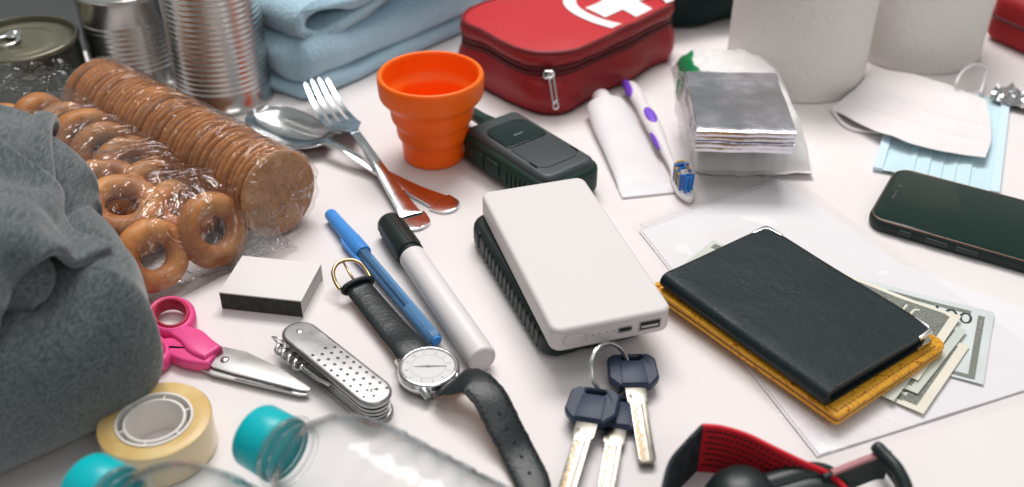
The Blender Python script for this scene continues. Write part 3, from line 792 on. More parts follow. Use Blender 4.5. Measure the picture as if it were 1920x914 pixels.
def power_bank():
    z0, z1 = 18, 33
    cx, cy, a, L, W = rect((-16.6, 10.0, 33.0), (18.7, -129.7, 33.0), (80.5, -102.5, 33.0), (46.3, 25.6, 33.0))
    T = thing('power_bank', 'white slab power bank lying on the black radio, ports towards the keys', 'power bank', (cx, cy, z0), a)
    wh = mat('white_satin_plastic', (.71, .668, .662), .45, spec=.2, bump=(2500, .04, .1))
    H = z1 - z0; o = rrect(-L / 2, L / 2, -W / 2, W / 2, 6, 8)
    MB().slab(o, 0, H, 2.4, 6).build('shell', wh, T, 50)
    # hair-line seam between shell and lid
    MB().tube([(x, y, H - 2.4) for x, y in offset(o, -.02)], .12, 5, True).build('seam', mat('seam_grey', (.45, .43, .43), .6), T, 180)
    X = L / 2
    def face(name, outl, m, d0, d1, r=.3):
        ob = MB().slab(outl, d0, d1, r, 3).build(name, m, T, 50)
        put(ob, X, 0, H / 2 - .3, radians(90), 0, radians(90)); return ob
    # along the port face: u runs from the left end to the right end as seen from the front
    def U(px): return -W / 2 + W * (px - 1030) / (1248 - 1030)
    face('button', rrect(U(1050), U(1090), -3.1, 3.1, 2.8, 6), wh, -.4, .45)
    face('button_gap', rrect(U(1050) - .35, U(1090) + .35, -3.45, 3.45, 3.1, 6), mat('gap_grey', (.36, .34, .34), .6), -.4, .06, .02)
    led = mat('led_hole', (.35, .33, .33), .5)
    for k in range(4): face('led', ellipse(U(1102 + k * 13), 0.4, .55, .55, 12), led, -.2, .08, .02)
    socket = mat('socket_metal', (.34, .34, .35), .35, .9)
    def port(name, u0, u1, v0, v1, r):
        fr = face(name, rrect(u0, u1, v0, v1, r, 4), dark_gap, -3, .10, .02)
        rim = MB().ringslab(rrect(u0 - .25, u1 + .25, v0 - .25, v1 + .25, r, 4), rrect(u0 + .5, u1 - .5, v0 + .5, v1 - .5, r * .7, 4), -.4, .22, .06)
        rim.build('socket_rim', socket, fr, 50)
        MB().slab(rrect(u0 + 1.2, u1 - 1.2, v0 + 1.4, (v0 + v1) / 2, .2, 2), -.3, .16, .05, 2).build('contact_tongue', socket, fr, 50)
    port('micro_usb_port', U(1149), U(1174), -1.6, 1.7, .9)
    port('usb_port', U(1187), U(1227), -3.0, 3.0, .5)
power_bank()

# ================================================================ blue ballpoint pen
def ball_pen():
    a, b = (-115.6, 25.4, 5.0), (-40.9, -98.6, 5.0)
    rz, L = frame(a, b)
    T = thing('ballpoint_pen', 'translucent blue capped ballpoint pen beside the wristwatch', 'pen', (a[0], a[1], 5.2), rz)
    blue = mat('translucent_blue', (.25, .56, 1.0), .22, spec=.5, trans=.75, ior=1.18, sss=0)
    capm = mat('blue_cap', (.10, .40, 1.0), .34, spec=.45, trans=.3, ior=1.2)
    ink = mat('ink_tube', (.012, .035, .20), .35)
    MB().lathe([(3.4, 26), (4.4, 30), (4.45, L - 6), (4.1, L - 1.5), (3.4, L)], 6, axis='x').build('barrel', blue, T, 30)
    MB().lathe([(0, 26), (1.5, 26), (1.5, L - 36), (0, L - 36)], 14, axis='x').build('refill', ink, T, 50)
    MB().lathe([(0, L - .4), (3.0, L - .5), (3.2, L + .4), (2.6, L + 1.2), (0, L + 1.2)], 20, axis='x').build('end_plug', capm, T, 50)
    MB().lathe([(2.7, 0), (3.7, .2), (4.0, 1.2), (5.0, 34), (5.3, 35), (5.3, 50), (4.9, 51), (4.6, 50.8)], 28, axis='x').build('cap', capm, T, 50)
    MB().loft([[(x, -hw, 0), (x, hw, 0), (x, hw, h), (x, -hw, h)] for x, hw, h in ((30, 1.6, 1.2), (34, 1.7, 1.8), (60, 1.5, 1.6), (67, 1.0, 1.2))]).move(lambda x, y, z: (x, -4.6 - z, y - 1)).build('pocket_clip', capm, T, 50)
ball_pen()

def marker_pen():
    a, b = (-76.6, 10.3, 9.0), (-15.4, -118.1, 8.0)
    rz, L = frame(a, b)
    T = thing('marker_pen', 'thick white marker pen with a ribbed black cap', 'marker', (a[0], a[1], 8.6), rz)
    wh = mat('white_marker_barrel', (.76, .72, .72), .4, spec=.4)
    MB().lathe([(6.4, 40), (8.0, 41), (8.0, L - 1.2), (7.4, L), (0, L)], 48, axis='x').build('barrel', wh, T, 40)
    MB().lathe([(0, L + .02), (5.9, L + .02), (6.2, L + .5), (6.9, L + .5), (7.1, L + .05)], 36, axis='x').build('end_plug', mat('end_plug_grey', (.62, .60, .60), .5), T, 40)
    MB().lathe([(0, 0), (6.9, 0), (7.8, .8), (8.2, 3), (8.6, 35), (8.6, 36.5), (7.4, 37), (7.4, 43), (6.6, 43.4)], 48, axis='x').build('cap', black_plastic, T, 40)
    for k in range(12):
        t = 2 * pi * k / 12
        MB().loft([[(x, (r + d) * cos(t + w), (r + d) * sin(t + w)) for d, w in ((-.5, -.05), (-.5, .05), (.45, .03), (.45, -.03))] for x, r in ((3.5, 8.2), (20, 8.4), (34.5, 8.58))]).build('cap_rib', black_plastic, T, 40)
marker_pen()

def matchbox():
    cx, cy, a, L, W = rect((-165.2, -64.9, 12.5), (-116.4, -74.1, 12.5), (-111.9, -37.9, 12.5), (-158.2, -30.4, 12.5))
    T = thing('matchbox', 'plain white matchbox with a dark striking strip', 'matchbox', (cx, cy, 0), a)
    card = mat('white_card', (.76, .72, .70), .6, spec=.25, bump=(700, .06, .2)); H = 12.5
    for nm, bx in (('sleeve_top', (-L/2, L/2, -W/2, W/2, H - .55, H)), ('sleeve_bottom', (-L/2, L/2, -W/2, W/2, .1, .6)),
                   ('sleeve_side', (-L/2, L/2, -W/2, -W/2 + .5, .62, H - .57)), ('sleeve_side', (-L/2, L/2, W/2 - .5, W/2, .62, H - .57))):
        MB().slab(rrect(bx[0], bx[1], bx[2], bx[3], .2, 2), bx[4], bx[5], .12, 2).build(nm, card, T, 40)
    st = mat('striker', (.040, .042, .038), .85, spec=.2, bump=(1800, .5, .3), var=(300, (.055, .056, .05), .4, .6))
    MB().box(-L/2 + .25, L/2 - .25, -W/2 - .12, -W/2 - .01, .9, H - .8).build('striking_strip', st, T)
    MB().box(-L/2 + .25, L/2 - .25, W/2 + .01, W/2 + .12, .9, H - .8).build('striking_strip', st, T)
    gcard = mat('grey_card', (.50, .48, .47), .7, spec=.2, bump=(500, .15, .2))
    d = MB(); x0, x1, y0, y1 = -L/2 + .8, L/2 - .9, -W/2 + .8, W/2 - .8
    d.box(x0, x1, y0, y1, .8, 1.3); d.box(x1 - .5, x1, y0, y1, 1.3, H - 1); d.box(x0, x0 + .5, y0, y1, 1.3, H - 1)
    d.box(x0 + .5, x1 - .5, y0, y0 + .5, 1.3, H - 1); d.box(x0 + .5, x1 - .5, y1 - .5, y1, 1.3, H - 1); d.build('drawer', gcard, T)
matchbox()

# ================================================================ scissors
def scissors():
    piv = (-151.6, -114.8, 4.0); tip = (-103.4, -137.5, 3.0)
    rz, L = frame(piv, tip)
    T = thing('scissors', 'small scissors with pink plastic handles half under the grey pullover', 'scissors', (piv[0], piv[1], 0), rz)
    pink = mat('pink_plastic', (.80, .075, .27), .36, spec=.45)
    inner = mat('crimson_soft_grip', (.40, .018, .055), .5)
    blade = mat('brushed_blade', (.50, .49, .48), .4, 1.0, bump=(1200, .1, .1), rvar=(80, .36, .5))
    # upper blade: broad, tapering to a rounded tip
    up = [(-14, -5), (-2, -7.2), (10, -6.5), (L - 4, -2.2), (L, -.6), (L, 1.0), (L - 3, 2.2), (30, 7.4), (6, 10.5), (-8, 8.5), (-16, 3)]
    MB().slab(up, 4.0, 5.4, .35, 2).build('blade', blade, T, 30)
    lo = [(-16, -9), (0, -10.4), (L - 4, -4.0), (L - .5, -2.4), (L, -1.0), (L - 4, .4), (0, 2), (-16, 2)]
    MB().slab(lo, 2.1, 3.6, .35, 2).build('blade', blade, T, 30)
    MB().slab([(12, -8.0), (L - 8, -3.4), (L - 9, -2.7), (12, -6.9)], 5.0, 5.55, .1, 2).build('hollow_ground_edge', mat('dark_steel', (.08, .08, .08), .4, .8), T, 30)
    MB().lathe([(0, 6.5), (1.6, 6.4), (2.3, 5.9), (2.4, 5.2)], 20, (0, 0, 0)).build('pivot_screw', steel, T, 50)
    # handles: two shanks and finger loops, one bow up to the left, the other under the cloth
    def shank(name, pts, w, z0, z1):
        c = crom(pts, 22); lft = []; rgt = []
        ww = crom([(q, 0, 0) for q in w], 22)
        for i, p in enumerate(c):
            a = c[max(i - 1, 0)]; b = c[min(i + 1, 21)]; d = Vector((b[0] - a[0], b[1] - a[1], 0)).normalized()
            lft.append((p[0] - d.y * ww[i][0], p[1] + d.x * ww[i][0])); rgt.append((p[0] + d.y * ww[i][0], p[1] - d.x * ww[i][0]))
        o = rgt + lft[::-1]
        return MB().slab(o, z0, z1, 1.6, 3).build(name, pink, T, 50)
    l1 = lw(T, (-188.2, -81.1, 6.0)); l2 = lw(T, (-200.6, -106.8, 6.0))
    shank('handle', [(-6, -1, 0), (-16, 1, 0), (-26, 5, 0), (l1[0] + 9, l1[1] - 9, 0)], [6, 7, 6.4, 4], 3.0, 10)
    shank('handle', [(-5, -2, 0), (-18, -4.5, 0), (-34, -5, 0), (l2[0] + 12, l2[1] + 2, 0)], [6.5, 7, 6, 4.5], 1.0, 8)
    for p, a_, b_, r, z in ((l1, 17, 13, -.62, 6.6), (l2, 22, 14, -.1, 4.8)):
        ho = MB().ringslab(ellipse(p[0], p[1], a_, b_, 44, r), ellipse(p[0], p[1], a_ - 4.2, b_ - 4.2, 44, r), z - 4, z + 4, 1.6).build('finger_loop', pink, T, 60)
        MB().ringslab(ellipse(p[0], p[1], a_ - 3.2, b_ - 3.2, 44, r), ellipse(p[0], p[1], a_ - 5.2, b_ - 5.2, 44, r), z - 3.5, z + 4.6, .6).build('soft_lining', inner, ho, 60)
scissors()

def tape():
    c = (-169.8, -173.7, 20.0)
    T = thing('tape_roll', 'roll of clear yellowish sticky tape on a white core', 'tape', (c[0], c[1], 0))
    yel = mat('tape_yellow', (.66, .44, .16), .32, spec=.5, sss=.35, sssr=(1, .7, .3), bump=(20, .05, .5), var=(60, (.74, .54, .25), .4, .65))
    side = mat('tape_side', (.80, .62, .38), .16, spec=.5, coat=.5, sss=.4, sssr=(1, .8, .5))
    core = mat('tape_core', (.80, .76, .72), .4, spec=.4)
    MB().lathe([(18.2, .4), (25.9, .4), (26.3, .7)], 80, caps=False).build('wound_edge', yel, T, 40, fix=False)
    MB().lathe([(26.3, .7), (26.5, 1.5), (26.45, 10), (26.5, 18.6), (26.3, 19.4)], 80, caps=False).move(lambda x, y, z: (x * (1 + .006 * sin(atan2(y, x) * 3)), y * (1 + .006 * sin(atan2(y, x) * 3)), z)).build('tape_side', side, T, 60)
    MB().lathe([(26.3, 19.4), (25.6, 19.8), (20, 19.6), (18.2, 19.6)], 80, caps=False).build('wound_edge', yel, T, 40)
    MB().lathe([(18.1, .2), (18.1, 20.3), (17.0, 20.3), (17.0, 12.5), (14.6, 12.5), (14.6, 19.5), (13.4, 19.5), (13.4, .2)], 72, wrap=True).build('core', core, T, 40)
    for k in range(6):
        t = 2 * pi * k / 6 + .5
        MB().loft([[((14.4 + d) * cos(t + w), (14.4 + d) * sin(t + w), z) for d, w in ((0, -.03), (0, .03), (2.8, .025), (2.8, -.025))] for z in (3, 19.2)]).build('core_spoke', core, T, 30)
tape()

# ================================================================ pocket knife
def knife():
    a, b = (-115.5, -107.8, 19.0), (-61.3, -164.0, 19.0)
    rz, L = frame(a, b); L = 82
    a = (-119.4, -96.9, 14.0)
    T = thing('pocket_knife', 'folded steel multi-tool pocket knife with a drilled scale and corkscrew', 'pocket knife', (a[0], a[1], 0), rz); T.scale = (1, .84, .72)
    scale = mat('satin_steel_scale', (.38, .37, .365), .34, 1.0, bump=(1400, .12, .1), rvar=(90, .28, .42))
    liner = mat('steel_liner', (.56, .56, .55), .22, 1.0)
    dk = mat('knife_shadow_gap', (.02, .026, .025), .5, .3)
    o = rrect(0, L, -11.5, 11.5, 10.8, 10)
    MB().slab(o, .4, 4.2, 1.8, 4).build('lower_scale', scale, T, 50)
    top = MB().slab(o, 17.0, 21.6, 2.4, 5).build('upper_scale', scale, T, 50)
    # rows of drilled holes on the scale
    holes = MB(); k = 0
    for i in range(10):
        for j in range(4):
            x = 30 + i * 5.4 + (j % 2) * 2.8; y = -7.2 + j * 4.8
            if x < L - 5 and (x - (L - 12)) ** 2 * (x > L - 12) + y * y < 92:
                MB().lathe([(0, 21.66), (1.0, 21.66), (1.05, 21.58), (0, 21.5)], 12, (x, y, 0)).build('drilled_hole', dk, top, 40)
    zz = 4.8
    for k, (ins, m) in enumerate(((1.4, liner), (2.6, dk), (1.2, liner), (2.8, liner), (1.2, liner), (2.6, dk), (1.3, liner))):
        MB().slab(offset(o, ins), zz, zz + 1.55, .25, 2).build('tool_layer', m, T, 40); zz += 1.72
    # folded blades bulging from the back edge
    for z, x0, x1, h in ((6.6, 26, 70, 1.6), (10.0, 34, 72, 1.2), (13.5, 30, 66, 1.8)):
        pts = [(x0, 9), (x1, 9), (x1 - 2, 11.5 + h * .5), ((x0 + x1) / 2 + 8, 11.5 + h), (x0 + 6, 11.5 + h * .6)]
        MB().slab(pts, z, z + 1.5, .2, 2).build('folded_blade', liner, T, 40)
    # corkscrew folded along the near edge
    coil = [(5 + t * 24 / 60, -14.2 + 2.9 * cos(t * 2 * pi / 13.5), 12.2 + 2.9 * sin(t * 2 * pi / 13.5)) for t in range(61)]
    MB().tube(coil, [1.25] * 50 + [1.25 - .09 * k for k in range(11)], 10).build('corkscrew', steel, T, 180)
    MB().tube([(29, -13.5, 12), (40, -12.5, 12), (48, -10, 12)], 1.7, 10).build('corkscrew_shank', steel, T, 60)
    MB().tube([(1.5 + 4.5 * cos(t), -11 + 1.2 * sin(t * 2), 12 + 4.5 * sin(t)) for t in (2 * pi * k / 28 for k in range(28))], .7, 8, True).build('key_ring', steel, T, 180)
    for x in (9, L - 9): MB().lathe([(0, 22.1), (1.4, 22), (2, 21.5)], 16, (x, 0, 0)).build('rivet', steel, top, 50)
knife()

# ================================================================ wristwatch
def watch():
    c = (-43.4, -124.0, 9.5)
    T = thing('wristwatch', 'round white-dialled wristwatch with a black leather strap, buckle open', 'wristwatch', (c[0], c[1], 0), 0)
    chrome = mat('watch_chrome', (.70, .69, .69), .14, 1.0)
    dial = mat('white_dial', (.72, .70, .69), .35, spec=.4)
    num = mat('dial_grey', (.28, .27, .27), .4, .3)
    leather = mat('black_leather', (.011, .017, .018), .36, spec=.45, bumps=[(120, .35, 1.0), (420, .35, .5), (1500, .3, .2)])
    tan = mat('tan_lining', (.40, .20, .10), .6)
    d1 = lw(T, (-86.7, -56.9, 9.0)); an = atan2(d1[1], d1[0])      # strap heads up-left to the buckle
    ux, uy = cos(an), sin(an); vx, vy = -uy, ux
    case = thing_part = None
    MB().lathe([(0, 1.2), (13.5, 1.2), (15.2, 2.4), (16.2, 4.5), (16.2, 6.8), (15.6, 8.2)], 72).build('case', chrome, T, 50)
    bz = MB().lathe([(15.8, 7.6), (16.0, 8.6), (15.3, 9.6), (14.2, 9.9), (13.7, 9.6), (13.7, 8.4)], 72).build('bezel', chrome, T, 60)
    d = MB().lathe([(0, 9.0), (13.8, 9.0), (13.8, 8.5)], 72).build('dial', dial, T, 40)
    MB().ringslab(ellipse(0, 0, 9.1, 9.1, 60), ellipse(0, 0, 8.95, 8.95, 60), 9.02, 9.08, .01).build('chapter_ring', num, d, 50)
    up = radians(75)
    for k in range(12):
        t = up - 2 * pi * k / 12
        lettering('hour_numeral', str(12 if k == 0 else k), 3.1, num, d, 11.1 * cos(t), 11.1 * sin(t), 9.06, 0, 0, t - pi / 2, .8)
    def hand(t, l, w, z, tail=2.2):
        MB().slab([(-tail, -w * .5), (l * .3, -w), (l, -.08), (l, .08), (l * .3, w), (-tail, w * .5)], z, z + .12, .03, 2).build('hand', mat('hand_steel', (.09, .09, .09), .4, .4), d, 40).rotation_euler = (0, 0, t)
    hand(radians(182), 7.6, .38, 9.14); hand(radians(1), 9.8, .26, 9.3)
    MB().lathe([(0, 9.7), (.7, 9.65), (.9, 9.2)], 16).build('hand_cap', num, d, 50)
    MB().lathe([(0, 9.95), (8, 9.9), (13.6, 9.7)], 64, caps=False).build('crystal', film('watch_crystal', rough=.02, base=0.015, gain=.7), T, 60, fix=False)
    # lugs, both ends
    for s in (1, -1):
        for q in (-1, 1):
            p0 = (ux * 11 * s + vx * 9.6 * q, uy * 11 * s + vy * 9.6 * q); p1 = (ux * 16.6 * s + vx * 9.4 * q, uy * 16.6 * s + vy * 9.4 * q)
            MB().tube([(p0[0], p0[1], 6.5), ((p0[0] + p1[0]) / 2, (p0[1] + p1[1]) / 2, 6.2), (p1[0], p1[1], 4.6)], [2.6, 2.4, 1.9], 12).build('lug', chrome, T, 60)
    t90 = up - pi / 2
    MB().lathe([(0, 16), (1.6, 16), (1.9, 16.4), (1.9, 18.6), (1.5, 19), (0, 19)], 18, (0, 0, 5.6), 'x').build('crown', chrome, T, 40).rotation_euler = (0, 0, t90)
    def band(name, pts, hws, th, lining=True, n=46, wobble=.0):
        c_ = crom(pts, n); w_ = crom([(q, 0, 0) for q in hws], n); gt = []; gb = []; e0 = []; e1 = []
        sid = None; rings = []; ringl = []
        for i in range(n):
            a_ = Vector(c_[max(i - 1, 0)]); b_ = Vector(c_[min(i + 1, n - 1)]); tn = (b_ - a_).normalized()
            s_ = Vector((0, 0, 1)).cross(tn)
            s_ = s_.normalized() if s_.length > .25 else sid
            if sid is not None and s_.dot(sid) < 0: s_ = -s_
            if sid is not None: s_ = (sid * .6 + s_ * .4).normalized()
            sid = s_; nn = tn.cross(s_).normalized()
            if i == 0 and nn.z < 0: flip = -1
            elif i == 0: flip = 1
            nn *= flip; p = Vector(c_[i]); w = w_[i][0]
            q = [(v, .5 * (1 - abs(v) ** 4)) for v in (-1, -.9, -.5, 0, .5, .9, 1)]
            wv = wobble * nz(i * .5, 2, 5, 1.0)
            rings.append([tuple(p + s_ * (w * v + wv) + nn * (th * (.35 + e))) for v, e in q] + [tuple(p + s_ * (w * v + wv) + nn * (th * .0)) for v, e in q[::-1]])
            ringl.append([tuple(p + s_ * (w * v * .98 + wv) + nn * (-.05)) for v in (-1, -.4, .4, 1)] + [tuple(p + s_ * (w * v * .98 + wv) + nn * (-.75)) for v in (1, .4, -.4, -1)])
        o_ = MB().loft(rings).build(name, leather, T, 60)
        if lining: MB().loft(ringl).build('strap_lining', tan, o_, 40)
        return o_, c_, w_
    e = lw(T, (-88.3, -50.8, 9.0)); L1 = hypot(e[0], e[1])
    sb, c_, w_ = band('buckle_strap', [(ux * 15.5, uy * 15.5, 5.6), (ux * 24, uy * 24, 6.2), (ux * 40, uy * 40, 5.2), (ux * (L1 - 8), uy * (L1 - 8), 7), (ux * L1, uy * L1, 9.6)], [9.4, 9.2, 8.6, 7.8, 7.6], 3.2)
    st = []
    for k in range(24):
        for q in (-1, 1):
            r = 22 + k * (L1 - 28) / 23; w = 8.4 - k * .06
            MB().tube([(ux * r + vx * w * q, uy * r + vy * w * q, 6.9), (ux * (r + 1.2) + vx * w * q, uy * (r + 1.2) + vy * w * q, 6.9)], .22, 5).build('stitch', mat('black_thread', (.02, .024, .025), .7) if k == 0 and q == -1 else bpy.data.materials['black_thread'], sb, 180)
    kp = [(ux * (L1 - 3) + vx * 9.2 * cos(t), uy * (L1 - 3) + vy * 9.2 * cos(t), 8.6 + 3.9 * sin(t)) for t in (2 * pi * k / 30 for k in range(30))]
    MB().tube(kp, 1.5, 8, True).build('keeper_loop', leather, T, 180)
    def bk(s, v, z): return (ux * (L1 + s) + vx * v, uy * (L1 + s) + vy * v, z)
    MB().tube(crom([bk(0, -9.6, 8), bk(5, -9.9, 10), bk(11, -8.4, 13), bk(15, -3.5, 14.6), bk(15, 3.5, 14.6), bk(11, 8.4, 13), bk(5, 9.9, 10), bk(0, 9.6, 8)], 40), 1.15, 10).build('buckle_frame', brass, T, 180)
    MB().tube([bk(-1, -9.6, 8.2), bk(-1, 9.6, 8.2)], .9, 10).build('buckle_bar', brass, T, 180)
    MB().tube([bk(-1, 0, 9.2), bk(6, .3, 11.4), bk(14, .4, 15.4)], [.9, .8, .6], 8).build('buckle_prong', brass, T, 180)
    # the other strap half arches up off the table and falls away to the right
    f = [lw(T, q) for q in ((-35.9, -138.8, 5.0), (-29.0, -141.3, 12.0), (-20.2, -144.4, 17.0), (-11.3, -154.5, 16.0), (-3.9, -168.6, 10.0), (3.1, -181.1, 4.0), (9.9, -198.9, 1.5), (12.5, -215.8, 1.5))]
    f[0] = (-ux * 16, -uy * 16, 5)
    hs, c_, w_ = band('hole_strap', f, [9.2, 9.2, 9.2, 9, 8.8, 8.6, 8.3, 6], 2.6, n=70, wobble=.7)
    hd = mat('strap_hole', (.004, .007, .007), .8)
    for i in (36, 41, 46, 51, 56):
        p = c_[i]; a_ = Vector(c_[i - 1]); b_ = Vector(c_[i + 1]); tn = (b_ - a_).normalized(); sd = Vector((0, 0, 1)).cross(tn).normalized(); nn = tn.cross(sd)
        if nn.z < 0: nn = -nn
        q = Vector(p) + nn * 2.34
        MB().add([tuple(q + tn * (1.1 * cos(t)) + sd * (.9 * sin(t))) for t in (2 * pi * k / 14 for k in range(14))], [list(range(14))]).build('strap_hole', hd, hs, 0, fix=False)
    for i in range(24, 64, 2):
        p = c_[i]; tn = (Vector(c_[i + 1]) - Vector(c_[i - 1])).normalized(); sd = Vector((0, 0, 1)).cross(tn).normalized(); nn = tn.cross(sd)
        if nn.z < 0: nn = -nn
        for q in (-1, 1):
            o_ = Vector(p) + sd * (7.2 * q) + nn * 2.0
            MB().tube([tuple(o_ - tn * .9), tuple(o_ + tn * .9)], .26, 5).build('stitch', bpy.data.materials['black_thread'], hs, 180)
watch()

# ================================================================ toothpaste and toothbrush
def toothpaste():
    a, b = (66.8, 178.7, 12.0), (90.1, 54.4, 1.0)
    rz, L = frame(a, b)
    T = thing('toothpaste_tube', 'plain white toothpaste tube, cap towards the red pouch', 'toothpaste', (a[0], a[1], 0), rz)
    tube = mat('white_tube', (.76, .725, .74), .42, spec=.45, bumps=[(35, .25, 2), (110, .12, 1)])
    MB().lathe([(0, -1), (6.6, -1), (7.2, -.2), (7.8, 10), (7.6, 11)], 40, (0, 0, 8.6), 'x').build('cap', mat('white_cap', (.80, .76, .77), .35), T, 40)
    rings = []
    st = [(10.5, 7, 7, 8.6), (12, 12.5, 7.8, 8.4), (15, 14.8, 8.4, 8.6), (30, 15.8, 7.6, 7.8), (60, 16.6, 5.6, 5.8), (95, 17.4, 3.4, 3.6), (L - 16, 17.8, 2.2, 2.5), (L - 6, 18, .7, 1.0), (L, 18, .5, .8)]
    xs = crom([(s[0], s[1], s[2]) for s in st], 60); zc = crom([(s[3], 0, 0) for s in st], 60)
    for (x, w, h), (z, _, _) in zip(xs, zc):
        ring = []
        for k in range(48):
            t = 2 * pi * k / 48; e = .8 if x > 20 else 1
            y = w * abs(cos(t)) ** e * (1 if cos(t) > 0 else -1); zz = h * abs(sin(t)) ** (1.0) * (1 if sin(t) > 0 else -1)
            q = nz(x, y, zz, .035) * 1.0 * min(1, h / 4)
            ring.append((x, y + q * .4, max(.15, z + zz + q)))
        rings.append(ring)
    MB().loft(rings).build('tube_body', tube, T, 60)
    MB().slab(rrect(L - 9, L + .6, -18.1, 18.1, .6, 2), .15, 1.9, .5, 2).build('crimped_end', mat('crimp_white', (.78, .76, .79), .4, bump=(400, .3, .4)), T, 40)
toothpaste()
def toothbrush():
    a, b = (91.2, 206.5, 7.0), (115.3, 43.0, 5.0)
    rz, L = frame(a, b)
    T = thing('toothbrush', 'white and purple toothbrush with blue, yellow and white bristles', 'toothbrush', (a[0], a[1], 0), rz)
    wh = mat('white_brush_plastic', (.80, .76, .765), .34, spec=.45); pu = mat('purple_grip', (.20, .07, .62), .5)
    st = [(0, 1.5, 1.6, 7), (4, 4.2, 3.4, 7), (18, 5.8, 4.4, 7), (40, 5.2, 4.4, 7.5), (58, 6.0, 4.8, 8), (80, 5.6, 4.4, 7.5), (105, 3.6, 3.2, 6), (126, 2.9, 2.6, 5), (138, 4.8, 2.4, 4.4), (148, 6.2, 2.4, 4.2), (L - 8, 5.8, 2.4, 4), (L - 1, 2.6, 1.8, 3.8), (L, .4, .5, 3.8)]
    xs = crom([s[:3] for s in st], 84); zc = crom([(s[3], 0, 0) for s in st], 84)
    MB().loft([[(x, w * cos(t), z + h * sin(t)) for t in (2 * pi * k / 24 for k in range(24))] for (x, w, h), (z, _, _) in zip(xs, zc)]).build('handle', wh, T, 60)
    for x0, y0, z0, l, w, tilt in ((12, -4.6, 8.6, 15, 3.6, -.9), (62, 0.0, 12.2, 12, 4.0, 0), (92, -4.4, 8.2, 14, 2.0, -1.1)):
        g = MB(); g.lathe([(0, 1.3), (.5, 1.2), (.85, .8), (1, 0), (.8, -.4), (0, -.5)], 28)
        o = g.move(lambda x, y, z: (x * l, y * w, z)).build('grip_pad', pu, T, 60); put(o, x0, y0, z0, -tilt, 0, 0)
    bl = mat('blue_bristle', (.02, .20, .62), .5); ye = mat('yellow_bristle', (.80, .45, .04), .5); ws = mat('white_bristle', (.8, .78, .79), .5)
    for i in range(7):
        for j in range(4):
            x = L - 28 + i * 3.5 + (j % 2) * .6; y = -3.9 + j * 2.6
            if i in (0, 6) and j in (0, 3): continue
            m = ye if (j in (0, 3) and i % 2 == 0) or i == 0 else (ws if i in (3, 4) and j in (1, 2) else bl)
            h = 10.8 + (1.2 if i in (0, 1, 5, 6) else 0)
            q = MB()
            for d in range(5):
                aa = 2 * pi * d / 5; dx, dy = .55 * cos(aa), .55 * sin(aa)
                q.tube([(x + dx, y + dy, 6), (x + dx * 1.6 + .3, y + dy * 1.6, 6 + h)], .42, 6)
            q.build('bristle_tuft', m, T, 50)
toothbrush()

